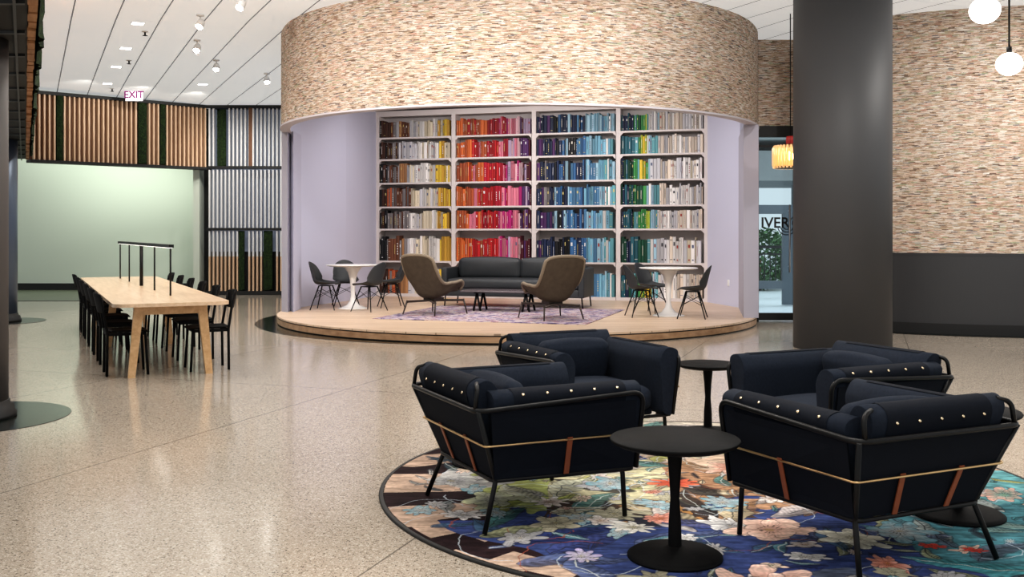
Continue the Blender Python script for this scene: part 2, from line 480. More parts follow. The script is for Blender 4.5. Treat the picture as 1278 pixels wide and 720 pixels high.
def moss_at(px0, px1):
    def loc(px):
        k = (px - CX) / F   # X = kY
        # P0 + t*(dir): X - kY = 0
        dx, dy = cos(ang), sin(ang)
        return -(P0.x - k * P0.y) / (dx - k * dy)
    return loc(px0), loc(px1)
mp_ = [moss_at(70, 77.5), moss_at(172, 182), moss_at(199.5, 205.5)]
for a, b_ in mp_: moss_panel(a, b_, 2.97, 4.33, bk)
m = MB(); x = .06
while x < L - .04:
    if not any(a - .012 < x < b_ + .012 for a, b_ in mp_):
        m.box(x - .017, x + .017, -.05, .06, 2.96, 4.36)
    x += .100
m.build('slat_panel', M['slatwood'], bk)
m = MB(); m.box(-.02, L, -.07, .24, 2.90, 2.955); m.build('bottom_rail', M['black'], bk)
m = MB(); m.box(-.02, L, -.07, .22, 4.32, 4.39); m.build('top_rail', M['black'], bk)

# ---- slat screen right of the sage wall (faces the camera)
sx0, sx1, sy = -7.05, -2.95, 23.2
sc_ = thing('slat_screen', 'tall screen of pale and wooden slats with two dark cross rails beside the sage wall', 'slat screen', (sx0, sy, 0))
W = sx1 - sx0; zof = lambda y: 1.45 + (HZ - y) / F * sy
m = MB(); m.box(0, W, .30, .34, 1.0, 4.37); m.build('frosted_panel', M['bluback'], sc_)
m = MB(); m.box(0, W, .36, .42, .1, 1.0); m.build('lower_panel', M['black'], sc_)
xs_ = lambda px: (px - CX) / F * sy - sx0
ms = [(xs_(271.5), xs_(282), zof(208), 4.3), (xs_(298.5), xs_(305), zof(362), zof(288)), (xs_(329.5), xs_(340), zof(362), zof(288))]
for a, b_, z0, z1 in ms: moss_panel(a, b_, z0, z1, sc_, -.03)
pale = MB()
for nm, mt, z0, z1 in (('upper_slats', 'slatpale', zof(209), 4.32), ('middle_slats', 'slatpale', zof(286), zof(212)), ('lower_slats', 'slatwood', zof(363), zof(288))):
    m = MB(); x = .05
    while x < W:
        if not any(a - .03 < x < b_ + .03 and z0 < c_ + .2 and z1 > c_ for a, b_, c_, _ in ms if abs(c_ - z0) < .3):
            m.box(x - .016, x + .016, -.04, .06, z0, z1 if nm != 'lower_slats' else zof(320))
            if nm == 'lower_slats': pale.box(x - .016, x + .016, -.04, .06, zof(320), z1)
        x += .092
    m.build(nm, M[mt], sc_)
pale.build('lower_slats', M['slatpale'], sc_)
for y_, h_ in ((209, .06), (286, .06)):
    m = MB(); m.box(-.03, W, -.06, .09, zof(y_) - h_ / 2, zof(y_) + h_ / 2); m.build('cross_rail', M['black'], sc_)
m = MB(); m.box(xs_(311), xs_(315.5), -.05, .08, zof(209), 4.36); m.build('post', M['brownback'], sc_)
m = MB(); m.box(-.0, W, -.07, .32, 4.33, 4.39); m.build('top_rail', M['black'], sc_)
m = MB(); m.box(-.03, W, -.03, .32, 0, zof(363)); m.build('plinth', M['black'], sc_)

# ---- baffle and dark soffit on the far left
def dp(a, Y): return (-.4864 * Y + a, Y)
m = MB()
m.prism([dp(-4, 3.0), dp(.02, 3.0), dp(.02, 20.65), dp(-4, 20.65)], 2.965, 3.05)
st(m.build('trim_2', M['black']))
m = MB()
for k in range(17):
    Y = 3.6 + k * .98
    m.prism([dp(-4, Y), dp(-.0, Y), dp(0, Y + .05), dp(-4, Y + .05)], 2.945, 2.965)
m.prism([dp(-.08, 3.0), dp(-.06, 3.0), dp(-.06, 20.6), dp(-.08, 20.6)], 2.93, 2.965)
st(m.build('trim_3', plain('joint_grey', (.06, .065, .07), .5)))
bf = thing('plank_baffle', 'narrow hanging baffle of brown planks with moss edge at the ceiling', 'baffle', (*dp(.05, 12), 0), GA - pi / 2)
q = bf.matrix_world
Lb = 7.2 / .8992
m = MB(); k = -9.2
rnd = random.Random(3)
while k < 9.3:
    w_ = rnd.uniform(.10, .28)
    m.box(-.022 - rnd.random() * .008, .022 + rnd.random() * .012, k, min(k + w_ - .006, 9.45), 2.96 - rnd.random() * .03, ceil_z(12 + (k + .3) * .8992) - .012); k += w_
m.build('plank_board', M['plankwood'], bf)
m = MB()
hs_ = [[rnd.random() for _ in range(7)] for _ in range(240)]
m.grid(lambda u, v: (.045 + .05 * hs_[int(round(u * 239))][int(round(v * 6))] * (hs_[int(round(u * 239)) // 9][0] > .35), lerp(-9.1, 9.4, u), lerp(2.93, 3.6, v)), 239, 6)
m.build('moss_edge', M['moss'], bf)

# ---- brick curved wall, right
m = MB(); cxr, cyr, rr_ = 8.0, 18.4, 4.5
m.arcwall(cxr, cyr, rr_, R(222), R(345), 1.14, 5.0, 90)
m.quaduv((3.97, 16.3), (4.7, 16.3), 3.18, 5.0)
m.quaduv((4.66, 16.4), (4.656, 15.39), 1.14, 5.0)
st(m.build('wall_right', M['strips']))
m = MB(); m.arcwall(cxr, cyr, rr_ + .015, R(222), R(345), .13, 1.14, 90)
m.arcwall(cxr, cyr, rr_ + .02, R(222), R(345), 1.12, 1.155, 90)
st(m.build('trim_4', M['wainscot']))
m = MB(); m.arcwall(cxr, cyr, rr_ + .03, R(222), R(345), 0, .15, 90); st(m.build('baseboard_right', M['black']))
m = MB(); m.arcwall(cxr, cyr, rr_ - .05, R(222), R(345), 0, .02, 60)
seg = [(cxr + (rr_ + .28) * cos(R(t)), cyr + (rr_ + .28) * sin(R(t))) for t in range(222, 346, 4)]
seg2 = [(cxr + rr_ * cos(R(t)), cyr + rr_ * sin(R(t))) for t in range(345, 207, -4)]
for i in range(len(seg) - 2):
    t0, t1 = 222 + 4 * i, 226 + 4 * i
    pts = [(cxr + ra * cos(R(t)), cyr + ra * sin(R(t)), .005) for ra, t in ((rr_ + .28, t0), (rr_ + .28, t1), (rr_, t1), (rr_, t0))]
    m.add(pts, [(0, 1, 2, 3)])
st(m.build('trim_5', M['blackfloor']))

# ---- the round drum over the stage
DC = (.12, 16.84); DR = 3.9
m = MB(); m.arcwall(*DC, DR, R(184), R(356), 3.11, 4.0, 150); m.arcwall(*DC, DR, R(150), R(390), 4.0, 4.7, 200); st(m.build('wall_front', M['strips']))
m = MB()
n = 160
for i in range(n):
    t0 = R(184) + R(172) * i / n; t1 = R(184) + R(172) * (i + 1) / n
    pts = [(DC[0] + ra * cos(t), DC[1] + ra * sin(t), 3.1) for ra, t in ((DR + .02, t0), (DR + .02, t1), (DR - .14, t1), (DR - .14, t0))]
    m.add(pts, [(3, 2, 1, 0)])
m.arcwall(*DC, DR + .02, R(184), R(356), 3.1, 3.125, n)
m.arcwall(*DC, DR - .14, R(188), R(352), 3.1, 3.95, n, inward=True)
st(m.build('trim_6', M['rim']))
# niche ceiling
m = MB(); m.prism([(-3.7, 17.5), (-3.3, 15.4), (-2.4, 14.2), (-1.2, 13.4), (.1, 13.1), (1.4, 13.4), (2.6, 14.2), (3.5, 15.4), (3.85, 17.5), (3.7, 19.1), (-2.75, 21)], 3.94, 4.0)
st(m.build('trim_7', M['soffit']))
# niche walls: piers and lavender planes
m = MB()
def wallpoly(pts, z0=0.14, z1=3.94): m.prism(pts, z0, z1)
wallpoly([(-3.98, 17.35), (-3.81, 17.2), (-3.17, 19.15), (-2.80, 20.70), (-2.95, 20.9), (-3.35, 19.2)])
wallpoly([(3.66, 18.83), (3.96, 17.4), (4.12, 17.4), (3.85, 18.95)])
wallpoly([(-4.01, 17.8), (-3.78, 16.9), (-3.60, 16.5), (-3.62, 17.2), (-3.81, 17.45)], .14, 3.12)
st(m.build('wall_side', M['lav']))
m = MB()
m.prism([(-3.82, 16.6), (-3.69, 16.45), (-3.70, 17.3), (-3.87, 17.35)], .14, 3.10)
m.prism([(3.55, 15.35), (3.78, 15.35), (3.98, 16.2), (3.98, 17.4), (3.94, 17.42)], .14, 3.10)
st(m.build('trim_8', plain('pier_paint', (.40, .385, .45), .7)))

# ---- stage platform
SC = (.08, 16.85); SR = 3.93
def stage_poly(r, back=True):
    pts = []
    a0, a1 = R(172), R(368)
    for i in range(97):
        t = lerp(a0, a1, i / 96); pts.append((r * cos(t), r * sin(t)))
    pts += [(3.95, 2.6), (-3.0, 4.7)]
    return pts
stg = thing('stage_platform', 'low round oak platform with a dark edge line under the striped drum', 'platform', (*SC, 0))
m = MB(); m.prism(stage_poly(SR), .115, .14); m.build('deck', M['stage'], stg)
m = MB(); m.prism(stage_poly(SR - .03), .098, .115); m.build('shadow_gap', M['black'], stg)
m = MB(); m.prism(stage_poly(SR - .008), .018, .098); m.build('riser', M['riser'], stg)
m = MB(); m.prism(stage_poly(SR - .02), 0, .018); m.build('toe_strip', M['black'], stg)
# round black inlays in the terrazzo
def disc(x, y, r, z=.004):
    mm = MB(); mm.lathe([(r, 0), (r, z)], 72, c=(x, y, 0), smooth=False); return mm
m = disc(-.19, 16.8, 4.0); st(m.build('trim_9', M['blackfloor']))
m = disc(-4.27, 7.82, .76); m2 = disc(-8.39, 16.3, .74)
st(m.build('trim_10', M['blackfloor'])); st(m2.build('trim_11', M['blackfloor']))

# ---- columns
def column(x, y, r, mat, label, base=False, top=4.6):
    c = thing('column', label, 'column', (x, y, 0))
    m = MB(); m.lathe([(r, 0.004), (r, top)], 96); m.build('shaft', mat, c)
    if base:
        m = MB(); m.lathe([(r + .06, .004), (r + .06, .03), (r + .045, .045), (r + .04, .09), (r + .012, .10), (r + .010, .13), (r + .001, .135)], 64)
        m.build('base_ring', M['black'], c)
    return c
column(4.16, 12.62, .595, M['colgrey'], 'thick smooth dark grey column behind the armchairs')
column(-4.29, 7.82, .322, plain('column_brown_grey', (.075, .066, .062), .6), 'warm grey round column on a large black inlay at the frame edge', True, 2.96)
column(-8.39, 16.3, .31, M['colsteel'], 'blue-grey steel column on a small black inlay beyond the warm grey one', True, 2.96)

# ---- glass door with black frame
dY = 16.3
st_ = []
m = MB()
m.box(3.96, 4.65, dY - .03, dY + .06, 3.0, 3.18); m.box(3.96, 4.01, dY - .03, dY + .06, 0, 3.0)
m.box(3.99, 4.65, dY - .03, dY + .05, 2.83, 2.87)
m.box(4.60, 4.65, dY - .03, dY + .06, 0, 3.0)
dfr = st(m.build('window_1', M['black']))
dr = bpy.data.objects.new('door_1', None); C.objects.link(dr); dr['kind'] = 'structure'; dr.location = (4.0, dY, 0)
m = MB(); m.box(0, .58, 0, .012, .14, 2.83);  m.build('door_glass', M['glass'], dr)
m = MB(); m.box(0, .6, -.03, .04, .02, .14); m.box(.578, .60, -.02, .03, .14, 2.83); m.build('door_rail', M['black'], dr)
m = MB(); m.tube([(.50, -.07, .8), (.50, -.07, 1.9)], .014); m.tube([(.50, -.07, .9), (.50, 0, .9)], .01); m.tube([(.50, -.07, 1.8), (.50, 0, 1.8)], .01); m.build('door_handle', plain('steel', (.5, .5, .52), .3, 1), dr)
m = MB(); m.box(3.99, 4.6, dY, dY + .01, 2.87, 3.0); st(m.build('window_2', M['glass']))

def textmesh(name, txt, size, mat, loc, rot, parent=None, ext=.003, align='CENTER'):
    cu = bpy.data.curves.new(name, 'FONT'); cu.body = txt; cu.size = size; cu.extrude = ext
    cu.align_x = align; cu.align_y = 'CENTER'; cu.offset = size * .016
    t = bpy.data.objects.new(name + '_src', cu); C.objects.link(t)
    bpy.context.view_layer.update()
    me = bpy.data.meshes.new_from_object(t.evaluated_get(bpy.context.evaluated_depsgraph_get()))
    bpy.data.objects.remove(t)
    o = bpy.data.objects.new(name, me); C.objects.link(o); me.materials.clear(); me.materials.append(mat)
    o.location = loc; o.rotation_euler = rot
    if parent: o.parent = parent
    return o
lg = thing('door_lettering', 'black IVER lettering and overlapping wave emblem on the glass door', 'lettering', (4.0, dY - .012, 1.58))
textmesh('letters', 'IVER', .24, M['coverblack'], (.28, 0, .02), (R(90), 0, 0), lg)
m = MB()
def arc2(cx, cz, r, a0, a1, w=.012):
    n_ = 24
    pts = [(cx + r * cos(lerp(a0, a1, i / n_)), 0, cz + r * sin(lerp(a0, a1, i / n_))) for i in range(n_ + 1)]
    m.tube(pts, w / 1.6, 4)
for r_ in (.06, .105, .15): arc2(.47, -.02, r_, R(195), R(345))
for r_ in (.04, .08, .12): arc2(.64, .02, r_, R(0), R(200))
for r_ in (.05, .09): arc2(.66, -.1, r_, R(0), R(360))
m.build('wave_emblem', M['coverblack'], lg)

# ---- outdoors
m = MB(); m.box(-4, 24, 16.45, 60, -.12, -.02); st(m.build('ground', M['pave']))
ov = thing('concrete_overpass', 'pale concrete overpass crossing outside the glass door', 'overpass', (8, 30, 0))
m = MB(); m.box(-12, 14, 0, 5, 3.0, 3.9); m.box(-12, 14, -.3, 5.3, 4.2, 4.9); m.build('beam', M['concrete'], ov)
for x in (-6, 1.6, 9):
    m = MB(); m.box(x - .4, x + .4, 1.5, 3, -.05, 4.2); m.build('pier', M['concrete'], ov)
rl = thing('outdoor_railing', 'black metal railing outside the glass door', 'railing', (3.5, 22, -.02))
m = MB(); m.box(0, 7, -.03, .03, 1.12, 1.18); m.box(0, 7, -.02, .02, .98, 1.01); m.box(0, 7, -.02, .02, .30, .34); m.build('rail', M['black'], rl)
m = MB()
for i in range(60): m.box(i * .12, i * .12 + .018, -.01, .01, .32, 1.0)
m.build('baluster_row', M['black'], rl)
for i in range(5):
    m = MB(); m.box(i * 1.6 - .03, i * 1.6 + .03, -.03, .03, -.02, 1.15); m.build('post', M['black'], rl)
pf = thing('grey_portal', 'blue-grey framed porch opening outside the glass door', 'door frame', (5.36, 20, 0))
gm = plain('portal_grey', (.16, .19, .22), .5)
m = MB(); m.box(.05, .40, 0, .1, 0, 2.0); m.build('upright', gm, pf)
m = MB(); m.box(-1.4, .05, 0, .1, 1.82, 2.0); m.build('crosspiece', gm, pf)
m = MB(); m.box(-1.4, .05, 0, .1, .32, .48); m.build('lower_crosspiece', gm, pf)
for i, (x, y, s_) in enumerate([(6.3, 25.5, .85), (8.3, 26.6, .9), (10.6, 27, 1.1)]):
    b_ = thing('leafy_bush', ['round green bush nearest the drum outside the door', 'middle green bush between two others outside the door', 'larger green bush furthest from the drum outside the door'][i], 'bush', (x, y, -.02), 0, 'bushes outside the door')
    m = MB(); rnd = random.Random(i)
    for k in range(1400):
        th = rnd.uniform(0, 2 * pi); ph = math.acos(rnd.uniform(-1, 1)); rad = s_ * rnd.uniform(.7, 1.05)
        c_ = Vector((rad * sin(ph) * cos(th), rad * sin(ph) * sin(th), s_ * .95 + rad * cos(ph) * .9))
        a = Vector([rnd.uniform(-1, 1) for _ in range(3)]).normalized(); b2 = a.cross(Vector((rnd.random(), rnd.random(), 1))).normalized()
        m.add([c_ - a * .09, c_ + b2 * .045, c_ + a * .09, c_ - b2 * .045], [(0, 1, 2, 3)])
    m.build('foliage', M['leaf'], b_)
    m = MB(); m.tube([(0, 0, 0), (.02, 0, s_ * .9)], .06, r2=.03); m.build('stem', M['brownback'], b_)

# ================================================================== BOOKCASE + BOOKS (solid, in place of a printed mural)
A = Vector((-2.795, 20.68, 0)); BA = math.atan2(-1.885, 6.455)
bc = thing('bookcase', 'wall-wide white bookcase of four bays with colour-sorted books, modelled from a printed mural', 'bookcase', (A.x, A.y, .14), BA)
BW = 6.72; DEP = .32
zs = [.06, .73, 1.385, 1.84, 2.33, 2.815, 3.26]; top = 3.69   # relative to the deck
BX = lambda i: i * 1.68
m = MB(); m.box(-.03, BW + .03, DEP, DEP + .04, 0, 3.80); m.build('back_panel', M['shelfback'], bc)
for x0 in (-.03, BW - .05):
    m = MB(); m.box(x0, x0 + .08, 0, DEP, 0, 3.80); m.build('side_panel', M['shelfpaint'], bc)
for i in (1, 2, 3):
    m = MB(); m.box(BX(i) - .042, BX(i) + .042, 0, DEP, 0, 3.74); m.build('divider', M['shelfpaint'], bc)
m = MB(); m.box(-.03, BW + .03, -.01, DEP, top, 3.80); m.build('top_panel', M['shelfpaint'], bc)
for b in range(4):
    xa, xb = BX(b) + .05, BX(b + 1) - .05
    if b: xa -= .008
    m = MB(); m.box(xa, xb, 0, DEP, 0, zs[0]); m.build('base_panel', M['shelfpaint'], bc)
    for r in range(1, 7):
        m = MB(); m.box(xa, xb, -.005, DEP, zs[r] - .035, zs[r])
        for sx, s_ in ((xa, 1), (xb, -1)):   # small angled brackets under the shelf
            m.add([(sx, .0, zs[r] - .035), (sx + s_ * .06, .0, zs[r] - .035), (sx, .0, zs[r] - .095), (sx, .03, zs[r] - .035), (sx + s_ * .06, .03, zs[r] - .035), (sx, .03, zs[r] - .095)],
                  [(0, 1, 2), (3, 5, 4), (0, 3, 4, 1), (1, 4, 5, 2), (0, 2, 5, 3)])
        m.build('shelf', M['shelfpaint'], bc)

PAL = {'black': (.012, .012, .014), 'dark brown': (.07, .03, .02), 'brown': (.17, .065, .035), 'grey': (.22, .20, .20), 'tan': (.42, .22, .10), 'cream': (.66, .58, .44), 'white': (.80, .77, .74),
       'pale grey': (.56, .55, .57), 'yellow': (.72, .50, .06), 'ochre': (.55, .32, .05), 'orange': (.62, .15, .04), 'rust': (.38, .09, .035), 'red': (.44, .018, .022), 'crimson': (.38, .01, .03), 'pink': (.64, .20, .27),
       'magenta': (.42, .02, .16), 'pale pink': (.74, .48, .52), 'lilac': (.48, .36, .50), 'maroon': (.09, .012, .022), 'purple': (.09, .03, .12), 'navy': (.018, .028, .07), 'blue': (.045, .13, .28), 'mid blue': (.10, .24, .40), 'pale blue': (.34, .52, .62),
       'light blue': (.20, .42, .54), 'teal': (.03, .13, .17), 'dark green': (.012, .07, .04), 'green': (.06, .28, .08), 'lime green': (.42, .48, .06), 'turquoise': (.14, .36, .40), 'beige': (.72, .62, .52)}
SEQ = [
    [('dark brown', .1, ['black', 'dark brown']), ('brown', .24, ['brown', 'dark brown', 'rust', 'grey']), ('g', .42, ['grey', 'tan', 'brown', 'pale grey']), ('w', .80, ['white', 'cream', 'white', 'pale grey', 'cream']), ('y', 1.01, ['yellow', 'ochre', 'yellow', 'cream'])],
    [('o', .16, ['orange', 'orange', 'rust']), ('r1', .36, ['red', 'orange', 'pink', 'rust']), ('r', .56, ['red', 'crimson', 'red', 'red']), ('m', .70, ['magenta', 'pink', 'crimson']), ('p', .86, ['pale pink', 'lilac', 'pink', 'magenta']), ('e', 1.01, ['maroon', 'maroon', 'purple', 'lilac'])],
    [('n', .22, ['navy', 'navy', 'navy', 'grey', 'purple']), ('k', .42, ['black', 'navy', 'blue', 'black', 'pale blue']), ('b', .62, ['blue', 'mid blue', 'navy', 'blue']), ('l', .85, ['light blue', 'mid blue', 'pale blue', 'light blue']), ('q', 1.01, ['pale blue', 'turquoise', 'white', 'light blue'])],
    [('t', .14, ['teal', 'dark green', 'teal', 'navy']), ('g', .24, ['green', 'dark green', 'turquoise']), ('y', .32, ['lime green', 'yellow', 'green']), ('m', .46, ['turquoise', 'pale grey', 'white', 'pale blue']), ('w', .80, ['white', 'pale grey', 'white', 'beige']), ('z', 1.01, ['white', 'beige', 'pale grey', 'beige', 'cream'])]]
rnd = random.Random(11)
books = []
for b in range(4):
    for r in range(7):
        xa, xb = BX(b) + .056, BX(b + 1) - .056
        cell_h = (zs[r + 1] if r < 6 else top) - zs[r] - .04
        bh = [.50, .50, .37, .40, .395, .365, .36][r]
        x = xa; k = 0; prev = None; run = 0
        while True:
            if run <= 0: w = rnd.choice([.024, .030, .034, .040, .046, .054, .066]) * (1.1 if r < 2 else 1.0); run = rnd.choice([1, 1, 1, 2, 3]); hh = bh * rnd.uniform(.80, 1.02); same = rnd.random() < .6
            if x + w > xb: break
            f = (x - xa + w / 2) / (xb - xa)
            if run and prev and same and rnd.random() < .7 and k > 0 and inrun: cn = prev
            else:
                for key, lim, cols in SEQ[b]:
                    if f < lim: break
                cn = rnd.choice(cols)
            inrun = True
            run -= 1
            if run <= 0: inrun = False
            hh2 = min(hh * rnd.uniform(.985, 1.01), cell_h - .012)
            k += 1
            books.append(dict(b=b, r=r, k=k, x=x, w=w - .002, h=hh2, c=cn, d=rnd.uniform(.19, .225), y=rnd.uniform(.012, .04)))
            prev = cn; x += w
ORD = ['', 'first', 'second', 'third', 'fourth', 'fifth', 'sixth', 'seventh', 'eighth', 'ninth', 'tenth', 'eleventh', 'twelfth', 'thirteenth', 'fourteenth', 'fifteenth', 'sixteenth', 'seventeenth', 'eighteenth', 'nineteenth', 'twentieth',
       '21st', '22nd', '23rd', '24th', '25th', '26th', '27th', '28th', '29th', '30th', '31st', '32nd', '33rd', '34th', '35th', '36th', '37th', '38th', '39th', '40th', '41st', '42nd', '43rd', '44th', '45th', '46th']
SHELF = ['bottom', 'second-lowest', 'third-lowest', 'middle', 'third-highest', 'second-highest', 'top']
def jit(c, s): return tuple(max(0, min(1, q * s)) for q in c)
def book_geo(m, bk, ox=0, oz=0, oy=0):
    if m.fc is None: m.fc = []
    c = jit(PAL[bk['c']], bk['j']); w, h, d = bk['w'], bk['h'], bk['d']
    t = .004
    def bx(x0, x1, y0, y1, z0, z1, col):
        m.box(ox + x0, ox + x1, oy + y0, oy + y1, oz + z0, oz + z1); m.fc += [col] * 6
    pg = (.62, .57, .47)
    # rounded spine
    seg = 4; vs = []; n0 = seg + 1
    for z in (0, h):
        for i in range(n0):
            a = pi * i / seg
            vs.append((ox + w / 2 - w / 2 * cos(a), oy - .010 * sin(a) + .004, oz + z))
    fs = [(i, i + 1, n0 + i + 1, n0 + i) for i in range(seg)] + [tuple(range(n0))[::-1], tuple(range(n0, 2 * n0))]
    m.add(vs, fs, 0, False); m.fc += [c] * len(fs)
    bx(0, t, .004, d, 0, h, c); bx(w - t, w, .004, d, 0, h, c)          # boards
    bx(t, w - t, .004, d - .006, .004, h - .006, pg)                      # page block
    lum = sum(c)
    alt = bk['alt']
    # spine title band and lettering blocks
    def band(z0, z1, col, x0=.12, x1=.88, e=.0012):
        a0, a1 = x0 * w, x1 * w
        m.add([(ox + a0, oy - .0065 - e, oz + z0), (ox + a1, oy - .0065 - e, oz + z0), (ox + a1, oy - .0065 - e, oz + z1), (ox + a0, oy - .0065 - e, oz + z1)], [(0, 1, 2, 3)]); m.fc.append(col)
    st_y = bk['style']
    if st_y < .22:
        band(h * .30, h * .74, alt, .43, .57, .004)
    elif st_y < .38:
        band(h * .66, h * .80, alt, .26, .74, .004); band(h * .1, h * .16, alt, .3, .7, .004)
    elif st_y < .48:
        for q in range(5): band(h * (.25 + .1 * q), h * (.30 + .1 * q), alt, .36, .64, .004)
    elif st_y < .6:
        band(h * .12, h * .14, alt, .1, .9, .003); band(h * .86, h * .88, alt, .1, .9, .003)
for bk in books:
    bk['j'] = rnd.uniform(.6, 1.2) * (.8 if bk['r'] == 6 else 1); bk['style'] = rnd.random()  # top-shelf books coloured darker to stand for shade
    l = sum(PAL[bk['c']])
    bk['alt'] = rnd.choice([(.7, .66, .58), (.6, .5, .2), (.75, .75, .75)]) if l < 1.0 else rnd.choice([(.05, .05, .06), (.3, .05, .04), (.1, .12, .2), (.4, .38, .36)])
dirx = Vector((cos(BA), sin(BA), 0)); diry = Vector((-sin(BA), cos(BA), 0))
# books standing where furniture hides the shelf are seen least
def vis(bk):
    p = A + dirx * (bk['x']); px = CX + F * p.x / p.y; z = .14 + zs[bk['r']]
    v = 1.0
    if bk['r'] == 0 and not (742 < px < 775 or 470 < px < 497): v = .35
    if bk['r'] == 0 and 545 < px < 742: v = 0
    return v * bk['w'] * bk['h']
books.sort(key=lambda q: -vis(q))
stuff = MB()
for i, bk in enumerate(books):
    if i < 300:
        m = MB(); book_geo(m, bk)
        p = A + dirx * bk['x'] + diry * bk['y']
        o = m.build('book', M['book'], None, (p.x, p.y, .14 + zs[bk['r']] + .0005), BA)
        size = 'tall' if bk['h'] > .46 else ('short' if bk['h'] < .33 else 'upright')
        wd = 'thick ' if bk['w'] > .06 else ''
        tag(o, '%s %s%s mural book, %s from the left in %s bay, %s shelf' % (size, wd, bk['c'], ORD[bk['k']], ORD[bk['b'] + 1], SHELF[bk['r']]), 'book',
            'mural books in the colour-sorted bookcase')
    else:
        book_geo(stuff, bk, bk['x'], zs[bk['r']] + .0005, bk['y'])
o = stuff.build('shelved_books', M['book'], None, (A.x, A.y, .14), BA)
tag(o, 'remaining colour-sorted mural books filling the narrower gaps of the bookcase', 'books', kind='stuff')

# ================================================================== ARMCHAIRS
def sweep_pad(m, prof, axis_pts, endround=.05):
    """loft closed cross-section prof [(a,z)] along y from y0 to y1 with rounded ends"""
    y0, y1 = axis_pts; n = len(prof)
    ca = sum(p[0] for p in prof) / n; cz = sum(p[1] for p in prof) / n
    sl = []
    e = endround
    for t in (0, .25, .5, .75, 1): sl.append((y0 + e * (1 - cos(t * pi / 2)) if False else y0 + e * (1 - sin(pi / 2 * (1 - t)) if False else t * 0 + (1 - math.sqrt(max(0, 1 - (1 - t) ** 2))) * 0 + t * e), math.sqrt(max(0, 1 - (1 - t) ** 2))))
    left = sl
    full = []
    for (y, s_) in left: full.append((y, s_))
    mid = [(lerp(y0 + e, y1 - e, q / 4), 1) for q in range(1, 4)]
    full += mid
    for (y, s_) in reversed(left): full.append((y1 - (y - y0), s_))
    vs = []
    wid = .055
    for (y, s_) in full:
        for (a, z) in prof:
            # inset towards the centroid by a fixed amount rather than by scale
            d = Vector((a - ca, z - cz)); Ld = d.length
            k = max(.02, (Ld - e * (1 - s_) * 1.0) / Ld) if s_ > .001 else max(.02, (Ld - e) / Ld)
            vs.append((ca + d.x * k, y, cz + d.y * k))
    N = len(full)
    fs = [(j * n + i, j * n + (i + 1) % n, (j + 1) * n + (i + 1) % n, (j + 1) * n + i) for j in range(N - 1) for i in range(n)]
    fs += [tuple(range(n))[::-1], tuple((N - 1) * n + i for i in range(n))]
    return vs, fs
def smooth_loop(pts, n=3):
    return [(p.x, p.z) for p in fillet([Vector((a, 0, z)) for a, z in pts], .05, n, True)]
def hug(prof, v, off):
    """point on the outer / top stretch of a pad profile, pushed outward"""
    z_top = max(p[1] for p in prof); it = max(range(len(prof)), key=lambda i: prof[i][1])
    i0 = next(i for i in range(len(prof)) if prof[i][1] > .3)
    path = [Vector((prof[i0 - 1][0] if i0 else prof[0][0], 0, prof[i0 - 1][1]))]
    path = [Vector((p[0], 0, p[1])) for p in prof[i0:it + 3]]
    a0 = Vector((lerp(prof[0][0], path[0].x, .72), 0, lerp(prof[0][1], path[0].z, .72)))
    path = [a0] + path
    Ls = [0]
    for a, b in zip(path[:-1], path[1:]): Ls.append(Ls[-1] + (b - a).length)
    L_ = v * Ls[-1]
    for i in range(len(path) - 1):
        if L_ <= Ls[i + 1] or i == len(path) - 2: break
    f = (L_ - Ls[i]) / max(1e-6, Ls[i + 1] - Ls[i]); p = path[i].lerp(path[i + 1], f)
    t = (path[i + 1] - path[i]).normalized(); n_ = Vector((t.z, 0, -t.x))
    p = p + n_ * off
    return p.x, p.z
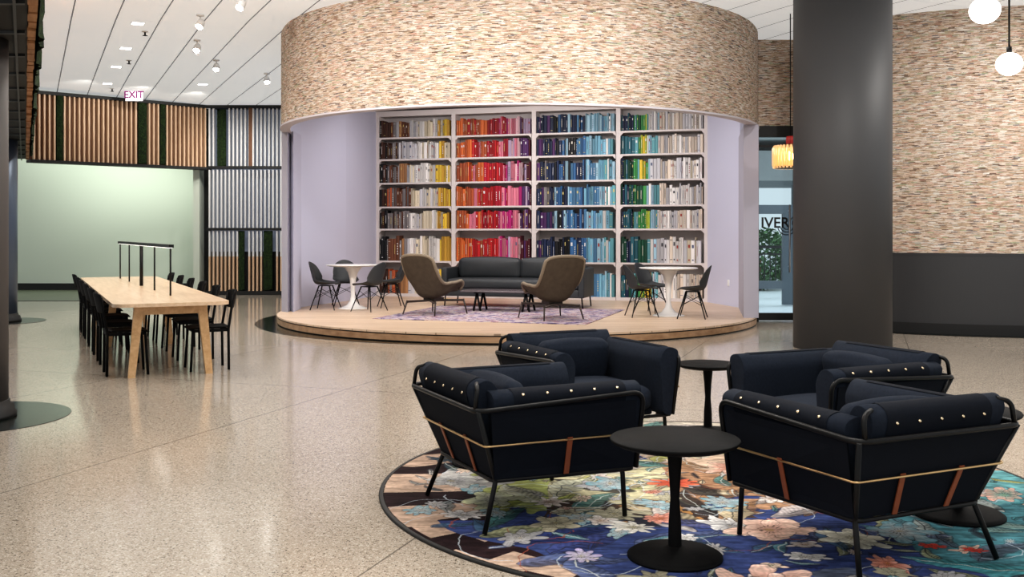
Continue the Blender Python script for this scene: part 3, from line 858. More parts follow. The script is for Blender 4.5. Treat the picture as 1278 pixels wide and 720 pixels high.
def make_armchair(label, loc, rz):
    t = thing('lounge_armchair', label, 'armchair', loc, rz, None)
    # seat cushion and base
    m = MB(); m.rbox((0, .055, .345), (.59, .66, .16), .06, 3, 5, .03); m.build('seat_cushion', M['fabric'], t)
    m = MB(); m.rbox((0, .03, .258), (.62, .64, .045), .02, 2, 3); m.build('seat_base', M['fabric_dark'], t)
    # arms (outer panel + padded inner side)
    armp = smooth_loop([(.350, .235), (.446, .585), (.462, .665), (.37, .695), (.312, .62), (.300, .40), (.29, .25)], 5)
    for s in (1, -1):
        m = MB(); vs, fs = sweep_pad(m, armp, (-.33, .43), .045)
        vs = [((x + .052 * max(0, 1 - (z - .235) / .37) * (y + .33) / .76) * s, y - .06 * max(0, -y / .33) * (z - .235) / .44, z) for x, y, z in vs]
        m.add(vs, fs, 0, True); arm = m.build('armrest', M['fabric'], t)
        # dark leather-like flap wrapped over the rail with its snaps
        m = MB()
        def fl(u, v, s=s):
            a, z = hug(armp, v, .004)
            return (a * s, lerp(-.28, .34, u), z)
        m.grid(fl, 1, 16)
        fp = m.build('arm_flap', M['fabric_dark'], arm)
        for k in range(5):
            y = lerp(-.23, .29, k / 4); m = MB()
            m.lathe([(0.0001, .006), (.006, .005), (.0095, 0)], 10, M=Matrix.Translation((hug(armp, .70, .004)[0] * s, y, hug(armp, .70, .004)[1])) @ Matrix.Rotation(R(55) * s, 4, 'Y'))
            m.build('brass_snap', M['snap'], arm)
        m = MB()
        pts = [(.352, .25), (.452, .595)]
        m.add([((pts[0][0] + .012) * s, -.34, pts[0][1]), ((pts[0][0] + .066) * s, .405, pts[0][1]), ((pts[1][0] + .010) * s, .40, pts[1][1]), ((pts[1][0] + .010) * s, -.40, pts[1][1])], [(0, 1, 2, 3)])
        m.add([((pts[0][0] + .006) * s, -.34, pts[0][1]), ((pts[0][0] + .060) * s, .405, pts[0][1]), ((pts[1][0] + .004) * s, .40, pts[1][1]), ((pts[1][0] + .004) * s, -.40, pts[1][1])], [(3, 2, 1, 0)])
        m.build('side_panel', M['fabric_dark'], t)
    # back
    backp = smooth_loop([(.315, .235), (.442, .60), (.466, .70), (.385, .745), (.312, .67), (.275, .45), (.245, .25)], 5)
    m = MB(); vs, fs = sweep_pad(m, backp, (-.37, .37), .06)
    vs = [(y * lerp(.85, 1.06, (z - .235) / .49), -a, z) for a, y, z in vs]
    m.add(vs, [f[::-1] for f in fs], 0, True); back = m.build('backrest', M['fabric'], t)
    m = MB()
    def bf_(u, v):
        a, z = hug(backp, v, .004)
        return (lerp(.30, -.30, u), -a, z)
    m.grid(bf_, 1, 16); m.build('back_flap', M['fabric_dark'], back)
    for k in range(5):
        m = MB(); m.lathe([(0.0001, .006), (.006, .005), (.0095, 0)], 10, M=Matrix.Translation((lerp(-.25, .25, k / 4), -hug(backp, .60, .004)[0], hug(backp, .60, .004)[1])) @ Matrix.Rotation(R(55), 4, 'X'))
        m.build('brass_snap', M['snap'], back)
    m = MB(); m.add([(-.355, -.338, .25), (.355, -.338, .25), (.44, -.462, .595), (-.44, -.462, .595)], [(0, 1, 2, 3)])
    m.add([(-.355, -.332, .25), (.355, -.332, .25), (.44, -.456, .595), (-.44, -.456, .595)], [(3, 2, 1, 0)])
    m.build('rear_panel', M['fabric_dark'], t)
    # loose back cushion
    m = MB(); Mx = Matrix.Translation((0, -.20, .535)) @ Matrix.Rotation(R(-14), 4, 'X')
    m.rbox((0, 0, 0), (.52, .12, .31), .045, 3, 5, .022, M=Mx); m.build('back_cushion', M['fabric'], t)
    # tubular frame
    r = .0125
    m = MB()
    rail = fillet([(-.412, .425, .245), (-.458, .445, .635), (-.47, -.475, .60), (.47, -.475, .60), (.458, .445, .635), (.412, .425, .245)], .075, 6)
    m.tube(rail, r, 10); m.build('top_rail', M['blackmetal'], t)
    m = MB()
    low = fillet([(-.416, .41, .24), (-.352, -.342, .24), (.352, -.342, .24), (.416, .41, .24)], .04, 4, True)
    m.tube(low, .011, 8, True); m.build('lower_frame', M['blackmetal'], t)
    for s in (-1, 1):    # loops carrying the back pad
        m = MB(); m.tube(fillet([(.43 * s, -.468, .60), (.425 * s, -.455, .70), (.36 * s, -.43, .715)], .04, 4), .011, 8)
        m.build('back_loop', M['blackmetal'], t)
    for s in (-1, 1):
        m = MB(); m.tube(fillet([(.455 * s, -.462, .60), (.345 * s, -.325, .24), (.395 * s, -.405, 0.003)], .02, 3), r, 10); m.build('leg', M['blackmetal'], t)
        m = MB(); m.tube(fillet([(.34 * s, .34, .24), (.395 * s, .355, .24), (.402 * s, .365, .003)], .04, 4), r, 10); m.build('leg', M['blackmetal'], t)
    m = MB()
    br = fillet([(-.449, .44, .425), (-.430, -.418, .425), (.430, -.418, .425), (.449, .44, .425)], .03, 4)
    m.tube(br, .0055, 8); m.build('brass_rod', M['brass'], t)
    m = MB()
    def strap(p0, p1, w, nrm):
        p0, p1, w, nrm = map(Vector, (p0, p1, w, nrm))
        m.add([p0 - w, p0 + w, p1 + w, p1 - w, p0 - w + nrm, p0 + w + nrm, p1 + w + nrm, p1 - w + nrm], [(0, 1, 2, 3), (4, 7, 6, 5), (0, 4, 5, 1), (1, 5, 6, 2), (2, 6, 7, 3), (3, 7, 4, 0)])
    def one(*a):
        nonlocal m
        m = MB(); strap(*a); m.build('leather_strap', M['leather'], t)
    for s in (-1, 1):
        one((.442 * s, .03, .437), (.398 * s, .03, .25), (0, .014, 0), (.005 * s, 0, -.001))
        one((.17 * s, -.414, .437), (.15 * s, -.346, .25), (.014, 0, 0), (0, -.005, -.001))
    return t
ZR = .0140
c0 = make_armchair('navy armchair with brass snaps, its back and arm toward the long table', (.07, 5.28, ZR), R(25 - 90))
dup(c0, (1.60, 4.60, ZR), R(115 - 90), 'navy armchair seen from behind, nearest the camera beside the round front table')
dup(c0, (.50, 6.78, ZR), R(-65 - 90), 'navy armchair facing the camera in front of the oak platform')
dup(c0, (1.94, 6.02, ZR), R(205 - 90), 'navy armchair facing the long table, just before the dark grey column')

# ---- pedestal side tables
def side_table(x, y, h, r, label, br=.21):
    t = thing('side_table', label, 'side table', (x, y, ZR), 0, 'black pedestal side tables')
    m = MB(); m.lathe([(0.0001, h - .03), (r - .03, h - .028), (r - .004, h - .014), (r, h - .006), (r - .004, h), (0.0001, h)], 64); m.build('table_top', M['blackwood'], t)
    m = MB(); m.lathe([(.026, .03), (.03, .05), (.028, .15), (.020, .26), (.026, .36), (.034, h - .06), (.032, h - .03)], 24); m.build('pedestal', M['blackwood'], t)
    m = MB(); m.lathe([(0.0001, 0), (br, 0), (br, .008), (br - .02, .02), (.06, .032), (.03, .05)], 56); m.build('base', M['blackwood'], t)
side_table(.722, 4.44, .525, .288, 'round black side table between the two nearest armchairs')
side_table(1.40, 7.16, .50, .222, 'small round black side table between the two rear armchairs')
side_table(-.165, 6.25, .56, .25, 'round black side table half hidden behind the armchair nearest the long table')
side_table(2.27, 5.10, .535, .30, 'round black side table near the column, behind the closest armchair', .225)

# ================================================================== FLORAL RUG
def build_rug():
    N = 1050; RR = 1.87
    g = np.linspace(-RR, RR, N + 1)
    X, Y = np.meshgrid(g, g, indexing='xy')
    rng = np.random.default_rng(5)
    cxw, cyw = 1.13, 5.75
    wx, wy = X + cxw, Y + cyw
    def vnoise(sc, seed, P=X, Q=Y, sy=1.0):
        r_ = np.random.default_rng(seed); G = r_.random((64, 64))
        u = (P * sc + 20.3) % 63; v = (Q * sc * sy + 20.7) % 63
        i = u.astype(int); j = v.astype(int); fu = u - i; fv = v - j
        fu = fu * fu * (3 - 2 * fu); fv = fv * fv * (3 - 2 * fv)
        i1 = (i + 1) % 64; j1 = (j + 1) % 64
        return (G[j, i] * (1 - fu) + G[j, i1] * fu) * (1 - fv) + (G[j1, i] * (1 - fu) + G[j1, i1] * fu) * fv
    n1 = vnoise(3, 1); n2 = vnoise(9, 2); n3 = vnoise(28, 3); n4 = vnoise(70, 4); n5 = vnoise(14, 9, sy=4.0)
    XW = X + .07 * (vnoise(6, 21) - .5) + .022 * (vnoise(22, 22) - .5)
    YW = Y + .07 * (vnoise(6, 23) - .5) + .022 * (vnoise(22, 24) - .5)
    col = np.zeros(X.shape + (3,))
    def setc(mask, c, jitter=.15):
        k = (1 - jitter / 2 + jitter * (.5 * n3 + .5 * n5))[..., None]
        col[mask] = (np.array(c) * k)[mask]
    rad = np.hypot(X, Y); th = np.arctan2(Y, X)
    BLUE = (.045, .068, .19)
    setc(rad < 9, BLUE, .7)
    nx = wx + .35 * (n1 - .5); ny = wy + .35 * (n2 - .5)
    setc((nx < .55) & (ny > 5.15), (.42, .46, .17), .7)
    setc((nx < .10) & (ny > 5.45) & (n2 > .4), (.40, .39, .38), .6)
    setc((nx > .2) & (nx < 1.0) & (ny > 5.30) & (ny < 6.3), (.50, .46, .30), .7)
    setc((nx > .9) & (ny > 5.35) & (ny < 7.8), (.34, .20, .12), .8)
    setc((nx > .9) & (ny > 5.6) & (n1 > .55), (.60, .45, .34), .5)
    setc((nx > .4) & (ny > 6.4), (.56, .50, .42), .5)
    setc((nx > 1.95) & (ny < 5.35), (.075, .22, .26), .9)
    setc((nx > 2.35) & (ny >= 5.35), (.12, .30, .32), .8)
    setc((nx > 1.15) & (nx < 1.75) & (ny < 4.2), (.10, .12, .18), .8)
    setc((nx > .15) & (nx < 1.25) & (ny > 5.02) & (ny < 5.30), (.055, .035, .028), .9)
    setc((nx > .45) & (nx < .9) & (ny > 5.05) & (ny < 5.22) & (n3 > .5), (.42, .22, .08), .6)
    a_ = (th * 17 / pi)
    st_ = (np.floor(a_ + .9 * n1) % 2) == 0
    leftrim = (X < -1.05) & (rad > 1.25 + .35 * n1) & (Y > -.75)
    botrim = (Y < -.72) & (X < .0) & (rad > 1.55 + .22 * n1)
    topr = (X > .7) & (Y > .3) & (rad > 1.55 + .2 * n2)
    blk = ((np.floor(a_ * .8 + np.floor(rad * 6) * .5)) % 2) == 0
    for msk, q in ((leftrim, st_), (botrim, blk), (topr, st_)):
        setc(msk & q, (.022, .011, .013), .5); setc(msk & ~q, (.48, .35, .27), .25)
    def window(cx_, cy_, r_):
        i0 = max(0, int((cx_ - r_ + RR) / (2 * RR) * N)); i1 = min(N, int((cx_ + r_ + RR) / (2 * RR) * N) + 2)
        j0 = max(0, int((cy_ - r_ + RR) / (2 * RR) * N)); j1 = min(N, int((cy_ + r_ + RR) / (2 * RR) * N) + 2)
        return (slice(j0, j1), slice(i0, i1))
    def put(sub, mask, c, a):
        s_ = col[sub]; k = (np.clip(mask, 0, 1) * a)[..., None]
        s_ *= (1 - k); s_ += np.asarray(c) * k
    def leaf(cx_, cy_, L, W_, a, c, vein, al=1.0):
        sub = window(cx_, cy_, L + .05)
        x = XW[sub] - cx_; y = YW[sub] - cy_
        u = (x * cos(a) + y * sin(a)) / L; v = -x * sin(a) + y * cos(a) + .18 * L * u * u
        wv = W_ * np.clip(1 - u * u, 0, 1) ** .8 * (1 - .35 * u)
        ins = np.clip((wv - np.abs(v)) / .008, 0, 1) * (np.abs(u) < 1)
        sh = .55 + .55 * np.clip(v / W_ + .5, 0, 1) + .18 * np.sin(u * 38 - np.abs(v) / W_ * 9) + .25 * (n5[sub] - .5)
        put(sub, ins, np.array(c) * sh[..., None], al)
        put(sub, (np.abs(v) < .0035) * ins, vein, .8)
        put(sub, (np.abs(np.abs(v) - wv) < .0045) * (np.abs(u) < 1), (.03, .03, .04), .55)
    def flower(cx_, cy_, r_, npet, c_in, c_out, ph, sq=.75, squash=.8, al=1.0):
        sub = window(cx_, cy_, r_ * 1.3)
        x = XW[sub] - cx_; y = YW[sub] - cy_
        x, y = x * cos(ph) + y * sin(ph), (-x * sin(ph) + y * cos(ph)) / squash
        a = np.arctan2(y, x); d = np.hypot(x, y)
        for layer, sc_ in ((0, 1.0), (1, .66)):
            aa = a + layer * pi / npet
            pet = np.abs(np.cos(aa * npet / 2))
            edge = r_ * sc_ * (.40 + .60 * pet ** sq) * (1 + .10 * (n2[sub] - .5) * 4)
            ins = np.clip((edge - d) / .009, 0, 1); t_ = np.clip(d / (r_ * sc_), 0, 1)[..., None]
            ray = .5 + .5 * np.sin(aa * npet * 5 + 8 * (n3[sub] - .5))
            c_ = np.array(c_in) * (1 - t_) + np.array(c_out) * t_
            c_ = c_ * (.62 + .30 * ray[..., None] * t_ + .35 * pet[..., None] * t_)
            put(sub, ins, np.clip(c_, 0, 1), al)
            put(sub, np.abs(d - edge) < .0045, (.03, .028, .035), .55)
        put(sub, np.clip((r_ * .12 - d) / .01, 0, 1), np.array(c_in) * .3 + np.array((.12, .09, .015)), .9)
        put(sub, (d < r_ * .26) & (d > r_ * .15) & (np.sin(a * 13) > .55), (.03, .025, .02), .8)
    WH = (.66, .64, .62); GR = (.30, .30, .32); PK = (.62, .34, .28); OR = (.62, .17, .09); RD = (.60, .06, .04); PE = (.68, .50, .41); CR = (.60, .56, .42); LB = (.16, .32, .38)
    for _ in range(300):
        a = rng.uniform(0, 2 * pi); rr = RR * math.sqrt(rng.random()) * .94
        px, py = rr * cos(a), rr * sin(a)
        W0x, W0y = px + cxw, py + cyw
        if W0x < .4 and W0y > 5.1: cs = [(.40, .45, .13), (.24, .27, .27), (.42, .41, .39), (.05, .08, .10), (.52, .52, .40), (.36, .40, .10)]
        elif W0x > 1.9 and W0y < 5.5: cs = [(.06, .24, .27), (.22, .34, .32), (.025, .035, .05), (.12, .20, .07), (.40, .44, .42), (.10, .13, .18)]
        elif W0y < 5.0: cs = [(.03, .045, .15), (.06, .12, .20), (.12, .26, .30), (.045, .06, .18), (.33, .34, .20), (.10, .13, .25)]
        else: cs = [(.30, .17, .09), (.52, .44, .30), (.07, .18, .17), (.03, .028, .03), (.40, .40, .14), (.45, .40, .38)]
        k = rng.random() ** 2
        leaf(px, py, .06 + .22 * k, .016 + .07 * k, rng.uniform(0, pi), cs[rng.integers(len(cs))], (.02, .02, .03) if rng.random() < .5 else (.5, .53, .5), .9)
    for _ in range(60):
        a = rng.uniform(0, 2 * pi); rr = RR * math.sqrt(rng.random()) * .9
        px, py = rr * cos(a), rr * sin(a); rad_ = rng.uniform(.08, .38)
        sub = window(px, py, rad_ + .06)
        d = np.hypot(XW[sub] - px, YW[sub] - py); an = np.arctan2(YW[sub] - py, XW[sub] - px)
        s0 = rng.uniform(-pi, pi)
        put(sub, (np.abs(d - rad_) < .003) & (np.cos(an - s0) > .1), (.50, .56, .62) if rng.random() < .75 else (.30, .08, .05), .75)
    pal = [(WH, GR), (PE, WH), (CR, PE), (OR, PK), (WH, LB), (PK, PE), (CR, (.30, .28, .2)), (GR, WH), (LB, WH), (RD, OR)]
    for _ in range(105):
        a = rng.uniform(0, 2 * pi); rr = RR * math.sqrt(rng.random()) * .93
        px, py = rr * cos(a), rr * sin(a)
        pr = pal[rng.choice(len(pal), p=[.22, .12, .12, .05, .14, .09, .12, .10, .03, .01])]
        flower(px, py, .045 + .12 * rng.random() ** 1.6, int(rng.integers(5, 10)), pr[0], pr[1], rng.uniform(0, 6), rng.uniform(.35, 1.4), rng.uniform(.5, 1))
    for (fx, fy, r_, np_, ci, co_) in [(.92, 5.75, .15, 9, RD, OR), (.22, 4.95, .17, 6, (.30, .28, .20), (.46, .42, .31)), (.05, 4.72, .15, 7, WH, GR), (.30, 5.15, .10, 7, (.1, .1, .1), CR),
                                      (.58, 4.88, .13, 10, CR, WH), (.30, 4.45, .12, 8, WH, (.35, .3, .5)), (1.27, 4.86, .24, 5, (.66, .38, .30), PE), (1.62, 4.70, .19, 6, CR, (.66, .64, .55)), (1.30, 4.45, .10, 6, WH, WH),
                                      (1.05, 4.08, .28, 9, (.50, .2, .14), (.72, .52, .44)), (-.35, 5.8, .18, 6, GR, (.42, .42, .40)), (-.1, 5.4, .20, 6, (.36, .36, .34), (.44, .46, .30)), (-.42, 6.35, .13, 7, (.02, .03, .05), (.07, .10, .13)),
                                      (2.1, 4.55, .06, 7, RD, RD), (1.95, 4.62, .06, 7, RD, RD), (2.7, 5.5, .14, 8, (.12, .4, .35), PK), (1.35, 6.1, .2, 8, OR, PE), (1.75, 5.25, .17, 7, WH, (.04, .04, .05)), (.75, 5.30, .11, 8, WH, LB), (.80, 4.72, .09, 7, WH, WH), (1.15, 5.35, .12, 9, WH, LB)]:
        flower(fx - cxw, fy - cyw, r_, np_, ci, co_, rng.uniform(0, 6), .7)
    col *= (.86 + .28 * n4[..., None]) * (.72 + .5 * n5[..., None]) * (.85 + .3 * n2[..., None])
    col[rad > RR - .02] = (.012, .008, .008)
    col = np.clip(col * 1.05, 0, 1)
    # mesh
    keep = (np.hypot(X, Y) <= RR)
    idx = -np.ones(X.shape, int); idx[keep] = np.arange(keep.sum())
    verts = np.stack([X[keep], Y[keep], np.full(keep.sum(), .012)], 1)
    q = np.stack([idx[:-1, :-1], idx[:-1, 1:], idx[1:, 1:], idx[1:, :-1]], -1).reshape(-1, 4)
    q = q[(q >= 0).all(1)]
    me = bpy.data.meshes.new('floral_rug')
    me.vertices.add(len(verts)); me.vertices.foreach_set('co', verts.ravel().astype(np.float32))
    me.loops.add(q.size); me.loops.foreach_set('vertex_index', q.ravel().astype(np.int32))
    me.polygons.add(len(q)); me.polygons.foreach_set('loop_start', np.arange(0, q.size, 4, dtype=np.int32))
    me.update(calc_edges=True)
    ca = me.color_attributes.new('Col', 'FLOAT_COLOR', 'POINT')
    c4 = np.ones((len(verts), 4), np.float32); c4[:, :3] = col[keep]; ca.data.foreach_set('color', c4.ravel())
    me.materials.append(M['rugpaint'])
    t = thing('floral_rug', 'large round rug with blue and teal floral collage under the four navy armchairs', 'rug', (cxw, cyw, 0))
    o = bpy.data.objects.new('pile', me); C.objects.link(o); o.parent = t
    m = MB(); m.lathe([(RR - .03, .0105), (RR, .0135), (RR + .008, .008), (RR + .008, 0.001)], 128); m.build('binding', M['black'], t)
build_rug()

# ================================================================== LONG TABLE
T0 = NN * 1.33 + D * 10.42     # near end on the centre line
TA = GA - pi / 2                # local y runs along the table
tb = thing('communal_table', 'long oak communal table with splayed legs and rows of black chairs', 'table', (T0.x, T0.y, 0), TA)
TL = 6.5; TW = .56
m = MB()
poly = [(p.x, p.y) for p in fillet([(-TW, 0, 0), (TW, 0, 0), (TW, TL, 0), (-TW, TL, 0)], .16, 7, True)]
m.prism(poly, .715, .75); m.build('table_top', M['oaktop'], tb)
for yy in (.22, TL - .22):
    m = MB(); m.box(-.33, .33, yy - .03, yy + .03, .625, .715); m.build('end_apron', M['oak'], tb)
for s in (-1, 1):
    m = MB(); m.box(.26 * s - .015, .26 * s + .015, .25, TL - .25, .64, .714); m.build('side_apron', M['oak'], tb)
for yy in (.22, TL / 2, TL - .22):
    for s in (-1, 1):
        m = MB()
        def q_(z, a, w, d): return [(s * (a - w), yy - d, z), (s * (a + w), yy - d, z), (s * (a + w), yy + d, z), (s * (a - w), yy + d, z)]
        vs = q_(0, .375, .035, .03) + q_(.715, .305, .046, .035)
        m.add(vs, [(0, 3, 2, 1), (4, 5, 6, 7), (0, 1, 5, 4), (1, 2, 6, 5), (2, 3, 7, 6), (3, 0, 4, 7)]); m.build('leg', M['oak'], tb)
# light bar on the table
lb = T0 + D * 1.18 + NN * .12
lr = thing('table_light_rail', 'slim black light rail on thin posts standing on the long oak table', 'table lamp', (lb.x, lb.y, .7505), TA + R(1.8))
m = MB(); m.box(-.028, .028, -.03, 4.75, .53, .565); m.build('rail', M['blackmetal'], lr)
m = MB(); m.box(-.018, .018, 0, 4.7, .526, .53); m.build('diffuser', plain('rail_diffuser', (1, 1, 1), .4, emit=(1, .93, .85), es=3), lr)
for k, yy in enumerate((.02, 1.2, 2.35, 3.6, 4.68)):
    r_ = .022 if k == 2 else .010
    m = MB(); m.tube([(0, yy, 0), (0, yy, .53)], r_, 10); m.build('post', M['blackmetal'], lr)
# dining chairs
def make_dining(label, loc, rz):
    t = thing('dining_chair', label, 'chair', loc, rz, 'black chairs along the long oak table')
    m = MB()
    def seat(u, v):
        x = (u - .5) * 2; y = lerp(-.21, .22, v); w = lerp(.19, .225, v)
        return (x * w, y, .455 - .018 * (1 - x * x) * sin(pi * v) - (.02 * max(0, v - .85) / .15))
    m.grid(seat, 8, 8); o = m.build('seat', M['blackwood'], t); solid(o, .016, 1)
    m = MB()
    def back(u, v):
        x = (u - .5) * 2; w = .215 * (1 - .10 * v - .08 * (abs(2 * v - 1) ** 3))
        return (x * w, -.205 - .045 * v - .055 * (1 - x * x), .635 + .205 * v + .012 * x * x * (1 - 2 * v))
    m.grid(back, 10, 6); o = m.build('backrest', M['blackwood'], t); solid(o, .014, 1)
    for s in (-1, 1):
        m = MB(); m.tube([(.185 * s, -.19, 0), (.188 * s, -.185, .43), (.175 * s, -.215, .62), (.165 * s, -.245, .79)], .014, 8); m.build('leg', M['blackwood'], t)
        m = MB(); m.tube([(.20 * s, .20, 0), (.175 * s, .175, .44)], .0135, 8); m.build('leg', M['blackwood'], t)
    m = MB(); m.box(-.18, .18, .15, .175, .405, .435); m.box(-.18, .18, -.19, -.165, .405, .435)
    for s in (-1, 1): m.box(.175 * s - .01, .175 * s + .01, -.18, .17, .405, .435)
    m.build('seat_frame', M['blackwood'], t)
    return t
dc = None
for side in (1, -1):
    for k in range(6):
        off = .42 if side == 1 else -.40
        y_ = .60 + k * 1.0
        p = T0 + NN * off + D * y_
        face = math.atan2(-NN.y * side, -NN.x * side)
        rz = face - pi / 2 + rnd.uniform(-.03, .03)
        sd = 'platform' if side == 1 else 'left column'
        lab = 'black dining chair on the %s side of the long table, %s from near end' % (sd, ORD[k + 1])
        if dc is None: dc = make_dining(lab, (p.x, p.y, 0), rz)
        else: dup(dc, (p.x, p.y, 0), rz, lab)

# ================================================================== STAGE FURNITURE
SZ = .1405
# rug
rg = MB(); rg.rbox((0, 0, .005), (3.3, 2.9, .01), .004, 1, 1)
o = rg.build('area_rug', [M['stagerug']], None, (-.10, 16.03, SZ), R(-17.5))
tag(o, 'faded purple and cream patterned rug under the coffee table on the platform', 'rug')
# shell chairs
def make_shell(label, loc, rz):
    t = thing('shell_chair', label, 'chair', loc, rz, 'charcoal shell chairs around the white tables')
    vx = [0, .12, .35, .55, .66, .8, .93, 1]
    py = [.215, .19, .02, -.15, -.205, -.24, -.275, -.29]; pz = [.425, .445, .425, .43, .49, .62, .76, .815]
    w = [.16, .215, .23, .22, .215, .215, .18, .09]; ez = [.0, .015, .05, .075, .06, .0, -.02, -.02]; ey = [0, 0, .0, .03, .09, .09, .06, .02]
    def fn(u, v):
        x = (u - .5) * 2; g = lambda a: catmull(vx, a, v); k = abs(x) ** 2.2
        return (x * g(w), g(py) + g(ey) * k, g(pz) + g(ez) * k)
    m = MB(); m.grid(fn, 12, 18); o = m.build('seat_shell', M['shell'], t); solid(o, .010, 1)
    for sx in (-1, 1):
        for sy in (-1, 1):
            m = MB(); m.tube([(.10 * sx, .09 * sy, .405), (.225 * sx, .21 * sy, 0)], .012, 8, r2=.008); m.build('leg', M['blackmetal'], t)
    m = MB()
    P = lambda sx, sy, z: (lerp(.225, .10, z / .405) * sx, lerp(.21, .09, z / .405) * sy, z)
    for sx in (-1, 1):
        m.tube([P(sx, -1, .20), P(sx, 1, .34)], .004, 5); m.tube([P(sx, 1, .20), P(sx, -1, .34)], .004, 5)
    for sy in (-1, 1):
        m.tube([P(-1, sy, .20), P(1, sy, .34)], .004, 5); m.tube([P(1, sy, .20), P(-1, sy, .34)], .004, 5)
    m.build('wire_brace', M['blackmetal'], t)
    m = MB(); m.box(-.11, .11, -.10, .10, .400, .412); m.build('mount', M['blackmetal'], t)
    return t
s0 = make_shell('charcoal shell chair closest to the lavender wall at the left white table', (-3.17, 17.05, SZ), R(-5 - 90))
dup(s0, (-2.98, 17.95, SZ), R(-75 - 90), 'charcoal shell chair behind the white pedestal table by the lavender wall')
dup(s0, (-2.38, 16.70, SZ), R(150 - 90), 'charcoal shell chair with its back to the camera before the lavender-side white table')
dup(s0, (-2.12, 17.55, SZ), R(195 - 90), 'charcoal shell chair partly hidden behind the dark brown lounge chair')
dup(s0, (2.02, 15.62, SZ), R(8 - 90), 'charcoal shell chair in profile beside the brown lounge chair and white table')
dup(s0, (2.28, 16.35, SZ), R(-40 - 90), 'charcoal shell chair behind the white table before the green books')
dup(s0, (2.76, 15.32, SZ), R(165 - 90), 'charcoal shell chair nearest the glass door, back turned to it')
def tulip(x, y, label):
    t = thing('pedestal_table', label, 'table', (x, y, SZ), 0)
    m = MB(); m.lathe([(0.0001, .725), (.40, .728), (.455, .745), (.46, .752), (.455, .757), (0.0001, .757)], 64); m.build('table_top', M['white'], t)
    m = MB(); m.lathe([(.25, 0), (.25, .008), (.20, .022), (.11, .06), (.055, .13), (.038, .22), (.040, .36), (.055, .50), (.085, .62), (.14, .70), (.19, .726)], 48); m.build('pedestal', M['white'], t)
tulip(-2.74, 17.25, 'round white pedestal table beside the lavender wall, ringed by four shell chairs')
tulip(2.46, 15.75, 'round white pedestal table between shell chairs near the glass door')
# sofa
u_ = Vector((cos(BA), sin(BA)))
sf = thing('sofa', 'charcoal two-cushion sofa before the bookcase on the platform', 'sofa', (.10, 17.72, SZ + .0102), BA)
SL = 2.58; hl = SL / 2
m = MB(); m.rbox((0, 0, .25), (SL - .1, .80, .14), .02, 2, 3); m.build('seat_frame', M['sofa'], sf)
m = MB(); m.rbox((0, -.03, .40), (SL - .22, .78, .17), .04, 2, 4, .012); m.build('seat_cushion', M['sofa'], sf)
m = MB(); m.rbox((0, .36, .49), (SL - .2, .12, .44), .03, 2, 3); m.build('back_frame', M['sofa'], sf)
for s in (-1, 1):
    m = MB(); m.rbox((s * (SL - .28) / 4, .22, .655), ((SL - .28) / 2, .19, .36), .07, 3, 5, .03, M=None); m.build('back_cushion', M['sofa'], sf)
    m = MB(); m.rbox((s * (hl - .055), 0, .43), (.11, .84, .50), .025, 2, 3); m.build('armrest', M['sofa'], sf)
    for y in (-.34, .34):
        m = MB(); m.tube([(s * (hl - .06), y, .19), (s * (hl - .04), y, 0.0)], .013, 8); m.build('leg', M['blackmetal'], sf)
# coffee table
ct = thing('coffee_table', 'low dark coffee table between the two brown lounge chairs', 'coffee table', (-.13, 16.65, SZ + .0102), BA)
m = MB(); m.rbox((0, 0, .325), (1.35, .62, .03), .012, 2, 2); m.build('table_top', plain('walnut_top', (.10, .085, .09), .25), ct)
for x in (-.42, .42):
    for y in (-.17, .17):
        m = MB(); m.tube([(x - .06, y, 0), (x, y, .30)], .018, 8, r2=.02); m.tube([(x + .06, y, 0), (x, y, .30)], .018, 8, r2=.02); m.build('leg', M['blackmetal'], ct)
    m = MB(); m.box(x - .03, x + .03, -.25, .25, .29, .31); m.build('crossbar', M['blackmetal'], ct)
